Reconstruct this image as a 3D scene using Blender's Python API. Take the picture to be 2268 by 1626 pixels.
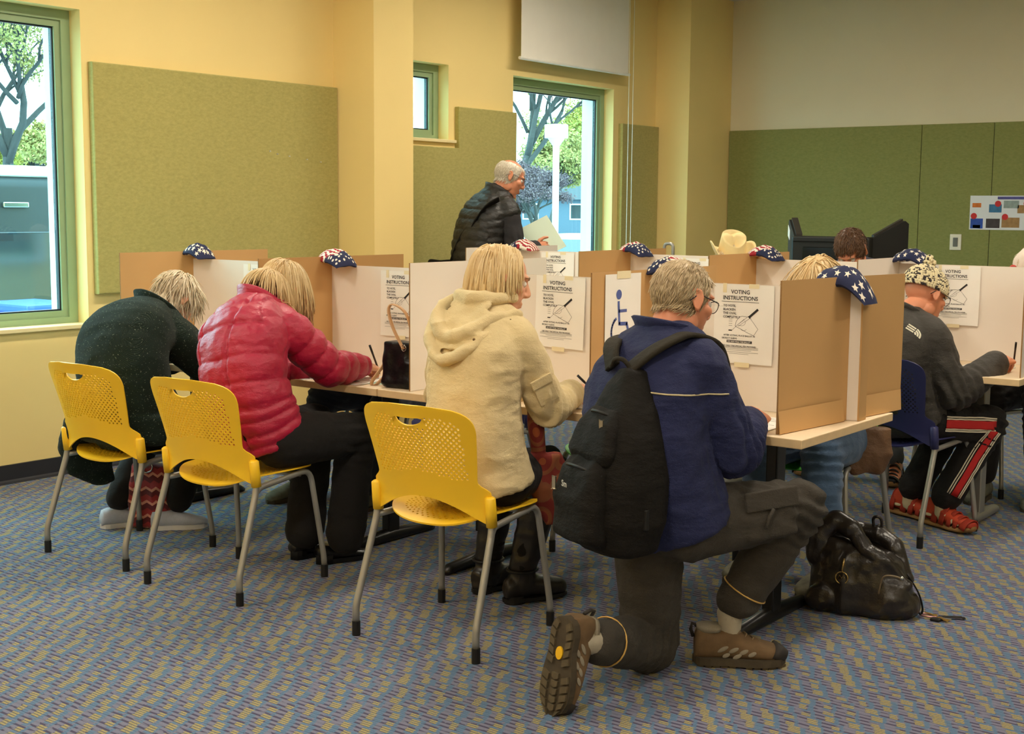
import bpy, bmesh, math, random
import numpy as np
from mathutils import Vector, Matrix, noise
random.seed(7); rng = np.random.default_rng(7)
for o in list(bpy.data.objects): bpy.data.objects.remove(o, do_unlink=True)
SC = bpy.context.scene
COL = SC.collection
PI = math.pi
# ------------------------------------------------------------------ camera
IMW, IMH = 2268, 1626
def setup_camera(f=2935.5, hor=463.6, yaw=37.51, h=1.45, roll=.4538):
    p = math.atan((IMH / 2 - hor) / f); y = math.radians(yaw)
    fw = Vector((-math.sin(y) * math.cos(p), math.cos(y) * math.cos(p), -math.sin(p)))
    r = Vector((math.cos(y), math.sin(y), 0)); u = r.cross(fw)
    c, s = math.cos(math.radians(roll)), math.sin(math.radians(roll))
    r2 = r * c + u * s; u2 = u * c - r * s
    cam = bpy.data.cameras.new('camera'); co = bpy.data.objects.new('camera', cam); COL.objects.link(co)
    cam.sensor_fit = 'HORIZONTAL'; cam.sensor_width = 36; cam.lens = f / IMW * 36
    cam.clip_start = .05; cam.clip_end = 300
    M = Matrix((r2, u2, -fw)).transposed().to_4x4(); M.translation = (0, 0, h)
    co.matrix_world = M
    SC.camera = co
setup_camera()
# ------------------------------------------------------------------ light and exposure
SC.view_settings.view_transform = 'Standard'; SC.view_settings.look = 'None'
SC.view_settings.gamma = 1; SC.view_settings.use_curve_mapping = False
SC.view_settings.exposure = 0.6
SKY_STRENGTH = 6.5; LAMP_STRENGTH = 29.0; LAMP_COLOR = (1.0, .895, .735)
w = bpy.data.worlds.new('overcast_sky'); SC.world = w; w.use_nodes = True
bg = w.node_tree.nodes['Background']; bg.inputs[0].default_value = (.84, .93, 1, 1); bg.inputs[1].default_value = SKY_STRENGTH
# ------------------------------------------------------------------ helpers
def srgb(r, g, b):
    def f(c):
        c /= 255.0
        return c / 12.92 if c <= .04045 else ((c + .055) / 1.055) ** 2.4
    return (f(r), f(g), f(b), 1.0)
MATS = {}
class NT:
    """small builder for shader node expressions"""
    def __init__(s, name):
        s.mat = bpy.data.materials.new(name); s.mat.use_nodes = True
        s.t = s.mat.node_tree; s.b = s.t.nodes['Principled BSDF']; s.out = s.t.nodes['Material Output']
    def n(s, typ, **kw):
        x = s.t.nodes.new(typ)
        for k, v in kw.items(): setattr(x, k, v)
        return x
    def put(s, sock, v):
        if isinstance(v, bpy.types.NodeSocket): s.t.links.new(v, sock)
        else: sock.default_value = v
    def m(s, op, a, b=None, c=None):
        x = s.n('ShaderNodeMath', operation=op); s.put(x.inputs[0], a)
        if b is not None: s.put(x.inputs[1], b)
        if c is not None: s.put(x.inputs[2], c)
        return x.outputs[0]
    def mix(s, f, a, b, mode='MIX'):
        x = s.n('ShaderNodeMix', data_type='RGBA', blend_type=mode); s.put(x.inputs[0], f); s.put(x.inputs[6], a); s.put(x.inputs[7], b)
        return x.outputs[2]
    def co(s, kind='Object'):
        return s.n('ShaderNodeTexCoord').outputs[kind]
    def mapped(s, vec, scale=(1, 1, 1), rot=(0, 0, 0)):
        x = s.n('ShaderNodeMapping'); s.put(x.inputs[0], vec); x.inputs['Scale'].default_value = scale; x.inputs['Rotation'].default_value = rot
        return x.outputs[0]
    def noise(s, vec, scale, detail=2, rough=.5):
        x = s.n('ShaderNodeTexNoise'); s.put(x.inputs['Vector'], vec); x.inputs['Scale'].default_value = scale
        x.inputs['Detail'].default_value = detail; x.inputs['Roughness'].default_value = rough
        return x.outputs[0]
    def wave(s, vec, scale, dist=0, dire='X'):
        x = s.n('ShaderNodeTexWave', bands_direction=dire); s.put(x.inputs['Vector'], vec); x.inputs['Scale'].default_value = scale; x.inputs['Distortion'].default_value = dist
        return x.outputs[1]
    def bump(s, h, strength=.3, dist=.002):
        x = s.n('ShaderNodeBump'); s.put(x.inputs['Height'], h); x.inputs['Strength'].default_value = strength; x.inputs['Distance'].default_value = dist
        s.t.links.new(x.outputs[0], s.b.inputs['Normal'])
    def color(s, v): s.put(s.b.inputs['Base Color'], v)
    def set(s, **kw):
        for k, v in kw.items():
            s.put(s.b.inputs[{'rough': 'Roughness', 'metal': 'Metallic', 'spec': 'Specular IOR Level', 'sheen': 'Sheen Weight', 'coat': 'Coat Weight',
                              'alpha': 'Alpha', 'trans': 'Transmission Weight', 'sss': 'Subsurface Weight'}[k]], v)
def mat(name, rgb, rough=.6, var=.08, vscale=8, bump=0, bscale=60, metal=0, spec=.4, sheen=0, coat=0, stretch=(1, 1, 1), bdist=.002):
    if name in MATS: return MATS[name]
    t = NT(name); base = srgb(*rgb); v = t.mapped(t.co(), stretch)
    nz = t.noise(v, vscale, 3)
    dark = tuple(max(0, c * (1 - var * 2)) for c in base[:3]) + (1,); lite = tuple(min(1, c * (1 + var)) for c in base[:3]) + (1,)
    t.color(t.mix(nz, dark, lite)); t.set(rough=rough, metal=metal, spec=spec, sheen=sheen, coat=coat)
    if bump: t.bump(t.noise(v, bscale, 4, .6), bump, bdist)
    MATS[name] = t.mat
    return t.mat
def mesh_obj(name, verts, faces, m, parent=None, smooth=False, mats=None, mi=None):
    me = bpy.data.meshes.new(name); me.from_pydata([tuple(v) for v in verts], [], [tuple(f) for f in faces]); me.update()
    return data_obj(name, me, m, parent, smooth, mats, mi)
def data_obj(name, me, m, parent=None, smooth=False, mats=None, mi=None):
    o = bpy.data.objects.new(name, me); COL.objects.link(o)
    if len(me.materials) == 0:
        for x in (mats or [m]): me.materials.append(x)
    if mi is not None: me.polygons.foreach_set('material_index', np.asarray(mi, dtype=np.int32))
    if smooth: me.polygons.foreach_set('use_smooth', [True] * len(me.polygons))
    if parent: o.parent = parent
    return o
def tag(o, label=None, cat=None, group=None, kind=None):
    if label: o['label'] = label
    if cat: o['category'] = cat
    if group: o['group'] = group
    if kind: o['kind'] = kind
    return o
def thing(name, label, cat, loc=(0, 0, 0), rz=0, group=None):
    o = bpy.data.objects.new(name, None); COL.objects.link(o); o.location = loc; o.rotation_euler = (0, 0, rz); o.empty_display_size = .1
    return tag(o, label, cat, group)
def copy_tree(o, parent=None):
    c = o.copy(); COL.objects.link(c); c.parent = parent
    for k in list(o.children): copy_tree(k, c)
    return c
class MB:
    """collects closed shapes; build() links them as one mesh object"""
    def __init__(s): s.v = []; s.f = []; s.mi = []; s.cur = 0
    def add(s, vs, fs):
        k = len(s.v); s.v += [tuple(x) for x in vs]; s.f += [tuple(i + k for i in f) for f in fs]; s.mi += [s.cur] * len(fs); return s
    def box(s, a, b, M=None):
        x0, y0, z0 = a; x1, y1, z1 = b
        vs = [Vector(p) for p in ((x0, y0, z0), (x1, y0, z0), (x1, y1, z0), (x0, y1, z0), (x0, y0, z1), (x1, y0, z1), (x1, y1, z1), (x0, y1, z1))]
        if M: vs = [M @ v for v in vs]
        return s.add(vs, ((0, 3, 2, 1), (4, 5, 6, 7), (0, 1, 5, 4), (1, 2, 6, 5), (2, 3, 7, 6), (3, 0, 4, 7)))
    def bbox(s, a, b, r=.004, M=None, seg=2):
        bm = bmesh.new(); bmesh.ops.create_cube(bm, size=1)
        a = Vector(a); b = Vector(b); d = b - a
        for v in bm.verts: v.co = Vector((v.co.x * d.x, v.co.y * d.y, v.co.z * d.z)) + (a + b) / 2
        bmesh.ops.bevel(bm, geom=list(bm.edges), offset=r, segments=seg, profile=.5, affect='EDGES')
        return s.bm(bm, M)
    def bm(s, bm, M=None):
        bm.verts.index_update()
        vs = [(M @ v.co if M else v.co.copy()) for v in bm.verts]; fs = [[v.index for v in f.verts] for f in bm.faces]; bm.free()
        return s.add(vs, fs)
    def tube(s, pts, r, n=8, cap=True, flat=None):
        pts = [Vector(p) for p in pts]; R = r if isinstance(r, (list, tuple)) else [r] * len(pts)
        vs = []; fs = []; prev = None
        for i, p in enumerate(pts):
            d = ((pts[min(i + 1, len(pts) - 1)] - p).normalized() + (p - pts[max(i - 1, 0)]).normalized())
            if d.length < 1e-6: d = Vector((0, 0, 1))
            d.normalize()
            if prev is None: a = d.orthogonal().normalized()
            else:
                a = prev - d * prev.dot(d); a = a.normalized() if a.length > 1e-6 else d.orthogonal().normalized()
            if flat is not None and i == 0:
                a = (Vector(flat[0]) - d * Vector(flat[0]).dot(d)).normalized()
            prev = a; b = d.cross(a); k = flat[1] if flat else 1
            for j in range(n):
                t = 2 * PI * j / n; vs.append(p + (a * math.cos(t) + b * math.sin(t) * k) * R[i])
        for i in range(len(pts) - 1):
            for j in range(n):
                fs.append((i * n + j, i * n + (j + 1) % n, (i + 1) * n + (j + 1) % n, (i + 1) * n + j))
        if cap: fs.append(tuple(range(n - 1, -1, -1))); fs.append(tuple((len(pts) - 1) * n + j for j in range(n)))
        return s.add(vs, fs)
    def ell(s, c, r, M=None, nu=16, nv=10):
        vs = []; fs = []; c = Vector(c)
        for i in range(nv + 1):
            ph = PI * i / nv
            for j in range(nu):
                th = 2 * PI * j / nu; q = Vector((r[0] * math.sin(ph) * math.cos(th), r[1] * math.sin(ph) * math.sin(th), r[2] * math.cos(ph)))
                vs.append(c + (M @ q if M else q))
        for i in range(nv):
            for j in range(nu): fs.append((i * nu + j, (i + 1) * nu + j, (i + 1) * nu + (j + 1) % nu, i * nu + (j + 1) % nu))
        return s.add(vs, fs)
    def cone(s, p, q, r1, r2, n=14):
        """round cone between two spheres"""
        p = Vector(p); q = Vector(q); d = q - p
        if d.length < 1e-5: return s.ell(p, (r1,) * 3)
        d.normalize(); pts = []; rr = []
        for k in (-1, -.92, -.7, -.38): pts.append(p + d * r1 * k); rr.append(r1 * math.sqrt(max(1e-4, 1 - k * k)))
        pts.append(p); rr.append(r1); pts.append(q); rr.append(r2)
        for k in (.38, .7, .92, 1): pts.append(q + d * r2 * k); rr.append(r2 * math.sqrt(max(1e-4, 1 - k * k)))
        return s.tube(pts, rr, n)
    def chain(s, pts, rad, n=14):
        for i in range(len(pts) - 1): s.cone(pts[i], pts[i + 1], rad[i], rad[i + 1], n)
        return s
    def loft(s, secs, n=28, e=2.3):
        """secs: (centre, half width vector, half depth vector); closed superellipse loft"""
        vs = []; fs = []
        for c, a, b in secs:
            c = Vector(c); a = Vector(a); b = Vector(b)
            for j in range(n):
                t = 2 * PI * j / n; ct, st = math.cos(t), math.sin(t)
                vs.append(c + a * math.copysign(abs(ct) ** (2 / e), ct) + b * math.copysign(abs(st) ** (2 / e), st))
        for i in range(len(secs) - 1):
            for j in range(n): fs.append((i * n + j, i * n + (j + 1) % n, (i + 1) * n + (j + 1) % n, (i + 1) * n + j))
        fs.append(tuple(range(n - 1, -1, -1))); fs.append(tuple((len(secs) - 1) * n + j for j in range(n)))
        return s.add(vs, fs)
    def lathe(s, prof, n=24, M=None, c=(0, 0, 0)):
        vs = []; fs = []; c = Vector(c)
        for r, z in prof:
            for j in range(n):
                t = 2 * PI * j / n; q = Vector((r * math.cos(t), r * math.sin(t), z)); vs.append(c + (M @ q if M else q))
        for i in range(len(prof) - 1):
            for j in range(n): fs.append((i * n + j, i * n + (j + 1) % n, (i + 1) * n + (j + 1) % n, (i + 1) * n + j))
        fs.append(tuple(range(n - 1, -1, -1))); fs.append(tuple((len(prof) - 1) * n + j for j in range(n)))
        return s.add(vs, fs)
    def prism(s, poly, z0, z1, M=None):
        """poly in xy, extruded along z"""
        n = len(poly); vs = [Vector((x, y, z0)) for x, y in poly] + [Vector((x, y, z1)) for x, y in poly]
        if M: vs = [M @ v for v in vs]
        fs = [tuple(range(n - 1, -1, -1)), tuple(range(n, 2 * n))] + [(i, (i + 1) % n, n + (i + 1) % n, n + i) for i in range(n)]
        return s.add(vs, fs)
    def build(s, name, m, parent=None, smooth=False, mats=None):
        return mesh_obj(name, s.v, s.f, m, parent, smooth, mats, s.mi if mats else None)
def bake(o, mods):
    """evaluate modifiers on a temporary object and return the resulting mesh"""
    COL.objects.link(o) if o.name not in COL.objects else None
    for typ, kw in mods:
        md = o.modifiers.new(typ, typ)
        for k, v in kw.items(): setattr(md, k, v)
    dg = bpy.context.evaluated_depsgraph_get()
    me = bpy.data.meshes.new_from_object(o.evaluated_get(dg), depsgraph=dg)
    old = o.data; bpy.data.objects.remove(o, do_unlink=True); bpy.data.meshes.remove(old)
    return me
def remesh(mb, voxel, smooth=4, fac=.5, disp=None):
    me = bpy.data.meshes.new('tmp'); me.from_pydata(mb.v, [], mb.f); me.update()
    o = bpy.data.objects.new('tmp', me)
    mods = [('REMESH', dict(mode='VOXEL', voxel_size=voxel, adaptivity=0))]
    if smooth: mods.append(('SMOOTH', dict(factor=fac, iterations=smooth)))
    me = bake(o, mods)
    if disp: displace(me, disp)
    me.polygons.foreach_set('use_smooth', [True] * len(me.polygons))
    return me
def arrays(me):
    n = len(me.vertices); V = np.empty(n * 3, np.float32); me.vertices.foreach_get('co', V)
    Nn = np.empty(n * 3, np.float32); me.vertex_normals.foreach_get('vector', Nn)
    return V.reshape(-1, 3).astype(float), Nn.reshape(-1, 3).astype(float)
def displace(me, fn):
    V, Nn = arrays(me); d = fn(V, Nn)
    V = V + (Nn * d[:, None] if d.ndim == 1 else d)
    me.vertices.foreach_set('co', V.astype(np.float32).ravel()); me.update()
def vnoise(V, sc, seed=0):
    """vectorised smooth value noise, -1..1"""
    P = V * sc + seed * 17.31; I = np.floor(P).astype(np.int64); F = P - I; F = F * F * (3 - 2 * F)
    def h(i, j, k):
        x = (i * 374761393 + j * 668265263 + k * 2147483647 + seed * 1013904223) & 0xffffffff
        x = ((x ^ (x >> 13)) * 1274126177) & 0xffffffff
        return ((x ^ (x >> 16)) & 0xffff) / 32767.5 - 1
    r = 0
    for a in (0, 1):
        for b in (0, 1):
            for c in (0, 1):
                w_ = (F[:, 0] if a else 1 - F[:, 0]) * (F[:, 1] if b else 1 - F[:, 1]) * (F[:, 2] if c else 1 - F[:, 2])
                r = r + w_ * h(I[:, 0] + a, I[:, 1] + b, I[:, 2] + c)
    return r
def text_mesh(txt, size, align='CENTER', space=1.0, bold=False):
    cu = bpy.data.curves.new('t', 'FONT'); cu.body = txt; cu.size = size; cu.align_x = align; cu.space_character = space
    if bold: cu.offset = size * .018
    cu.resolution_u = 2
    o = bpy.data.objects.new('t', cu); COL.objects.link(o)
    dg = bpy.context.evaluated_depsgraph_get(); me = bpy.data.meshes.new_from_object(o.evaluated_get(dg), depsgraph=dg)
    vs = [v.co.copy() for v in me.vertices]; fs = [tuple(p.vertices) for p in me.polygons]
    bpy.data.objects.remove(o, do_unlink=True); bpy.data.curves.remove(cu); bpy.data.meshes.remove(me)
    return vs, fs
# ------------------------------------------------------------------ room
XW, YB, ZC = -6.25, 10.95, 3.33
X1, Y0 = 4.2, -3.2
def m_wall(name, rgb):
    t = NT(name); b = srgb(*rgb); n = t.noise(t.co(), 3, 3)
    t.color(t.mix(n, tuple(c * .95 for c in b[:3]) + (1,), b)); t.set(rough=.75, spec=.25); t.bump(t.noise(t.co(), 160, 3), .12, .001)
    MATS[name] = t.mat; return t.mat
YEL = m_wall('yellow_wall_paint', (248, 221, 150)); CRM = m_wall('cream_wall_paint', (226, 216, 184)); CEI = m_wall('ceiling_paint', (225, 220, 205))
def m_felt(name, rgb, rgb2):
    t = NT(name); c = t.co(); n = t.noise(t.mapped(c, (1, 1, 2.2), (.4, .3, 0)), 34, 5, .7); n2 = t.noise(c, 420, 2)
    f = t.m('MULTIPLY_ADD', n2, .5, t.m('MULTIPLY_ADD', n, 1.6, -.6))
    t.color(t.mix(f, srgb(*rgb), srgb(*rgb2))); t.set(rough=.95, spec=.1, sheen=.2); t.bump(n2, .3, .002)
    MATS[name] = t.mat; return t.mat
FELT = m_felt('green_felt', (160, 152, 88), (192, 180, 112)); FELTE = mat('felt_edge', (120, 150, 110), .9)
def m_carpet():
    t = NT('carpet_pattern'); c = t.co()
    sx = t.n('ShaderNodeSeparateXYZ'); t.put(sx.inputs[0], c); X, Y = sx.outputs[0], sx.outputs[1]
    n = t.noise(c, 380, 2); n3 = t.noise(c, 150, 1)
    lt = lambda a, b: t.m('LESS_THAN', a, b)
    gt = lambda a, b: t.m('GREATER_THAN', a, b)
    Yw = t.m('ADD', Y, t.m('MULTIPLY', t.m('SUBTRACT', t.noise(c, 6, 1), .5), .012))
    yr = t.m('DIVIDE', Yw, .0112); row = t.m('FLOOR', yr); fy = t.m('FRACT', yr); grp = t.m('FLOOR', t.m('DIVIDE', row, 4)); rin = t.m('FLOORED_MODULO', row, 4)
    wn = t.n('ShaderNodeTexWhiteNoise', noise_dimensions='1D'); t.put(wn.inputs['W'], grp)
    xs = t.m('ADD', t.m('DIVIDE', X, .074), t.m('ADD', t.m('MULTIPLY', grp, .43), t.m('ADD', t.m('MULTIPLY', wn.outputs[0], .3), t.m('MULTIPLY', rin, .07))))
    xs = t.m('ADD', xs, t.m('MULTIPLY', t.m('SUBTRACT', n3, .5), .22))
    ci = t.m('FLOOR', xs); fx = t.m('FRACT', xs)
    cell = t.n('ShaderNodeTexWhiteNoise', noise_dimensions='2D'); cb_ = t.n('ShaderNodeCombineXYZ'); t.put(cb_.inputs[0], ci); t.put(cb_.inputs[1], grp); t.t.links.new(cb_.outputs[0], cell.inputs['Vector'])
    rnd = cell.outputs[0]; sp_ = t.n('ShaderNodeSeparateColor'); t.t.links.new(cell.outputs[1], sp_.inputs[0]); rnd2 = sp_.outputs[1]
    yel = t.m('MULTIPLY', lt(fx, t.m('MULTIPLY_ADD', rnd, .22, .3)), lt(rin, t.m('MULTIPLY_ADD', rnd2, 2.2, 1.2)))
    blu = t.m('MAXIMUM', t.m('MULTIPLY', gt(fx, .38), lt(fx, t.m('MULTIPLY_ADD', rnd2, .25, .5))), t.m('MULTIPLY', gt(rin, 2.5), lt(fx, .3)))
    line = t.m('MULTIPLY', lt(t.m('FRACT', t.m('DIVIDE', Yw, .0224)), .42), t.m('MULTIPLY_ADD', gt(t.noise(t.mapped(c, (.3, 1, 1)), 55, 1), .44), .75, .2))
    mauve = t.mix(n, srgb(98, 98, 120), srgb(130, 130, 148)); dark = t.mix(n, srgb(50, 48, 76), srgb(78, 70, 94))
    col = t.mix(line, mauve, dark)
    bl = t.mix(n, srgb(58, 94, 128), srgb(102, 138, 164)); bl = t.mix(t.m('MULTIPLY', lt(fy, .3), .5), bl, srgb(54, 66, 96)); col = t.mix(t.m('MULTIPLY', blu, .85), col, bl)
    ye = t.mix(n, srgb(130, 120, 74), srgb(190, 172, 108)); ye = t.mix(lt(fy, .26), ye, srgb(66, 66, 76)); ye = t.mix(t.m('MULTIPLY', gt(n3, .6), .6), ye, srgb(96, 112, 126)); col = t.mix(t.m('MULTIPLY', yel, .88), col, ye)
    fine = fy
    t.color(col); t.set(rough=.97, spec=.05, sheen=.1); t.bump(t.m('ADD', n, t.m('MULTIPLY', fine, .4)), .5, .003)
    return t.mat
CARP = m_carpet()
BLK = mat('black_plastic', (24, 23, 22), .45, .1)
def struct(o): o['kind'] = 'structure'; return o
b = MB(); b.box((XW - .5, Y0 - .2, -.12), (X1 + .2, YB + .2, 0)); struct(b.build('floor', CARP))
b = MB(); b.box((XW - .5, Y0 - .2, ZC), (X1 + .2, YB + .2, ZC + .12)); struct(b.build('ceiling', CEI))
# left wall with three openings: (y0,y1,z0,z1)
OPEN = [(2.45, 4.33, .79, 2.49), (6.62, 7.37, 1.92, 2.47), (8.13, 9.52, .79, 2.46)]
WIN_X = -6.345; EXT = -6.45
wl = MB(); ys = sorted({Y0, YB} | {v for q in OPEN for v in q[:2]})
for a, c_ in zip(ys[:-1], ys[1:]):
    q = [o for o in OPEN if o[0] <= a + 1e-6 and o[1] >= c_ - 1e-6]
    if not q: wl.box((EXT, a, 0), (XW, c_, ZC))
    else: wl.box((EXT, a, 0), (XW, c_, q[0][2])); wl.box((EXT, a, q[0][3]), (XW, c_, ZC))
struct(wl.build('wall_left', YEL))
b = MB(); b.box((XW, YB, 0), (X1, YB + .15, ZC)); struct(b.build('wall_back', CRM))
b = MB(); b.box((X1, Y0, 0), (X1 + .15, YB, ZC)); struct(b.build('wall_right', CRM))
b = MB(); b.box((XW, Y0 - .15, 0), (X1, Y0, ZC)); struct(b.build('wall_front', YEL))
b = MB(); b.box((XW, 6.22, 0), (-5.892, 6.592, ZC)); struct(b.build('trim_1', YEL))
b = MB(); b.box((XW, 10.195, 0), (-5.911, YB, ZC)); struct(b.build('trim_2', YEL))
RUB = mat('rubber_baseboard', (42, 42, 48), .5)
b = MB()
for a, c_ in ((Y0, 6.22), (6.592, 10.195)):
    b.prism([(0, 0), (.022, 0), (.018, .012), (.008, .02), (.008, .098), (0, .1)], a, c_, Matrix(((1, 0, 0, XW), (0, 0, 1, 0), (0, 1, 0, 0), (0, 0, 0, 1))))
struct(b.build('baseboard_left', RUB))
b = MB(); b.box((-5.911, YB - .01, 0), (X1, YB, .1)); struct(b.build('baseboard_back', RUB))
# windows
FRM = mat('green_window_frame', (150, 170, 130), .45, .04); DRK = mat('window_gasket', (22, 28, 32), .5)
SILL = mat('cream_sill', (246, 226, 170), .5, .03); FIN = mat('white_render', (228, 234, 236), .8, .03)
def m_glass():
    t = NT('tinted_window_glass'); tr = t.n('ShaderNodeBsdfTransparent'); tr.inputs[0].default_value = (.68, .95, .955, 1)
    gl = t.n('ShaderNodeBsdfGlossy'); gl.inputs[1].default_value = .02; mx = t.n('ShaderNodeMixShader'); mx.inputs[0].default_value = .05
    t.t.links.new(tr.outputs[0], mx.inputs[1]); t.t.links.new(gl.outputs[0], mx.inputs[2]); t.t.links.new(mx.outputs[0], t.out.inputs[0])
    return t.mat
GLASS = m_glass()
def ring(b, x0, x1, y0, y1, z0, z1, wd):
    b.box((x0, y0, z0), (x1, y0 + wd, z1)); b.box((x0, y1 - wd, z0), (x1, y1, z1))
    b.box((x0, y0 + wd, z0), (x1, y1 - wd, z0 + wd)); b.box((x0, y0 + wd, z1 - wd), (x1, y1 - wd, z1))
for i, (y0, y1, z0, z1) in enumerate(OPEN):
    e = bpy.data.objects.new('window_%d' % (i + 1), None); COL.objects.link(e); e['kind'] = 'structure'
    b = MB(); ring(b, WIN_X - .07, WIN_X, y0, y1, z0, z1, .055); ring(b, WIN_X - .055, WIN_X - .012, y0 + .055, y1 - .055, z0 + .055, z1 - .055, .035); b.build('window_frame', FRM, e)
    b = MB(); ring(b, WIN_X - .05, WIN_X - .024, y0 + .09, y1 - .09, z0 + .09, z1 - .09, .008); b.build('gasket', DRK, e)
    b = MB(); b.box((WIN_X - .04, y0 + .1, z0 + .1), (WIN_X - .034, y1 - .1, z1 - .1)); b.build('pane', GLASS, e)
    b = MB(); b.bbox((WIN_X, y0, z0 - .001), (XW + .03, y1 + .03 if i != 1 else y1 + .06, z0 + .022), .004); b.build('window_sill', SILL, e)
    b = MB(); ring(b, EXT - .10, WIN_X - .071, y0 - .03, y1 + .03, z0 - .03, z1 + .03, .06); b.build('outer_reveal', FIN, e)
# acoustic panels
def panel(y0, y1, z0, z1, label, poly=None):
    b = MB(); M = Matrix(((0, 0, 1, XW + .002), (1, 0, 0, 0), (0, 1, 0, 0), (0, 0, 0, 1)))
    p = poly or [(y0, z0), (y1, z0), (y1, z1), (y0, z1)]
    bm = bmesh.new(); fv = [bm.verts.new((x, y, .042)) for x, y in p]; bv = [bm.verts.new((x, y, 0)) for x, y in p]
    bm.faces.new(fv); bm.faces.new(bv[::-1]); n = len(p)
    for i in range(n): bm.faces.new((fv[i], bv[i], bv[(i + 1) % n], fv[(i + 1) % n]))
    bmesh.ops.recalc_face_normals(bm, faces=bm.faces)
    ed = [e for e in bm.edges if all(v.co.z > .04 for v in e.verts)]
    bmesh.ops.bevel(bm, geom=ed, offset=.008, segments=3, profile=.5, affect='EDGES')
    b.bm(bm, M); return tag(b.build('acoustic_panel', FELT), label, 'wall panel', 'green felt wall panels')
p1 = panel(4.37, 6.215, .97, 2.22, 'large green felt wall panel between the left window and the yellow column')
for y, z in ((5.62, 1.79), (5.68, 1.775), (5.78, 1.765), (5.93, 1.75), (6.05, 1.738)): b = MB(); b.box((XW + .044, y, z), (XW + .047, y + .012, z + .006)); b.build('staple', mat('staple_steel', (200, 205, 200), .3, metal=.6), p1)
panel(0, 0, 0, 0, 'notched green felt wall panel behind the standing man, under the small window', [(6.6, .97), (8.125, .97), (8.125, 2.18), (7.44, 2.18), (7.44, 1.885), (6.6, 1.885)])
panel(9.60, 10.19, .97, 2.18, 'narrow green felt wall panel right of the tall window')
for k, (xa, xb, lab) in enumerate(((-5.905, -4.112, 'wide green felt panel on the back wall behind the black voting machine'),
                                   (-4.108, -3.517, 'green felt panel on the back wall with the light switch'),
                                   (-3.513, -1.7, 'green felt panel at the right end of the back wall, behind the poster'),
                                   )):
    b = MB(); b.bbox((xa, YB - .03, .1), (xb, YB - .001, 2.175), .004); tag(b.build('acoustic_panel', m_felt('green_felt_back', (124, 128, 74), (150, 150, 92)) if 'green_felt_back' not in MATS else MATS['green_felt_back']), lab, 'wall panel', 'green felt panels of the back wall')
# roller shade
sh = thing('roller_shade', 'white roller shade half lowered over the tall window', 'window shade', (XW + .13, 8.8, 2.5))
WHT = mat('white_shade_fabric', (244, 238, 226), .8, .02, bump=.1, bscale=300)
b = MB(); b.box((-.002, -.745, .08), (.002, .735, ZC - 2.5)); b.build('shade_fabric', WHT, sh)
b = MB(); b.tube([(0, -.765, .075), (0, .755, .075)], .012, 10); b.build('bottom_bar', mat('white_enamel', (240, 236, 225), .4), sh)
b = MB()
for y in (.72, .785): b.tube([(.02, y, -2.0), (.02, y, ZC - 2.5)], .0028, 5)
b.build('pull_cord', mat('white_cord', (235, 232, 215), .6), sh)
# switch and poster on the back wall
sw = thing('light_switch', 'white wall switch plate on the green back wall beside the poster', 'switch', (-3.785, YB - .03, 1.21))
IV = mat('ivory_plastic', (232, 226, 205), .4, .02)
b = MB(); b.bbox((-.048, -.008, -.065), (.048, 0, .065), .004); b.build('plate', IV, sw)
b = MB(); b.bbox((-.02, -.013, -.037), (.02, -.006, .037), .003); b.build('rocker', mat('grey_rocker', (110, 112, 105), .5), sw)
po = thing('wall_poster', 'photo collage notice with red numbered dots on the green back wall', 'poster', (-3.3, YB - .032, 1.45))
b = MB(); b.box((-.38, -.002, -.135), (.42, 0, .14)); b.build('sheet', mat('poster_paper', (222, 224, 226), .6, .03), po)
pc = {'ti': (86, 84, 148), 'a': (60, 120, 160), 'b': (150, 165, 160), 'c': (190, 185, 120), 'd': (40, 80, 170), 'e': (230, 215, 60), 'f': (70, 60, 60), 'g': (120, 60, 40), 'h': (170, 130, 80), 'r': (200, 40, 40), 'o': (220, 120, 40)}
def pr(x, z, w_, h_, k, d=.0035):
    b = MB(); b.box((x, -d, z), (x + w_, -.0015, z + h_)); b.build('printed_photo', mat('poster_ink_' + k, pc[k], .6, .25, 30), po)
pr(-.16, .11, .57, .022, 'ti')
for x, z, w_, h_, k in ((-.36, .045, .07, .035, 'o'), (-.225, .005, .1, .065, 'a'), (-.11, .04, .12, .06, 'b'), (.0, .0, .1, .065, 'h'), (.13, .005, .12, .065, 'b'), (.27, .005, .14, .07, 'c'),
                        (-.37, -.125, .1, .08, 'd'), (-.35, -.122, .06, .025, 'e'), (-.245, -.12, .11, .075, 'f'), (-.12, -.115, .14, .08, 'h'), (.13, -.09, .2, .085, 'g'), (.27, -.07, .06, .05, 'b')): pr(x, z, w_, h_, k)
for x, z in ((-.155, .075), (.07, .078), (.16, .078), (-.345, -.025), (-.095, -.03), (.155, -.03)):
    b = MB(); b.lathe([(.001, 0), (.025, 0), (.025, .003), (.001, .003)], 14, Matrix.Rotation(PI / 2, 4, 'X'), (x, -.0015, z)); b.build('number_dot', mat('poster_ink_r', pc['r'], .6, .1), po)
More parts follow.
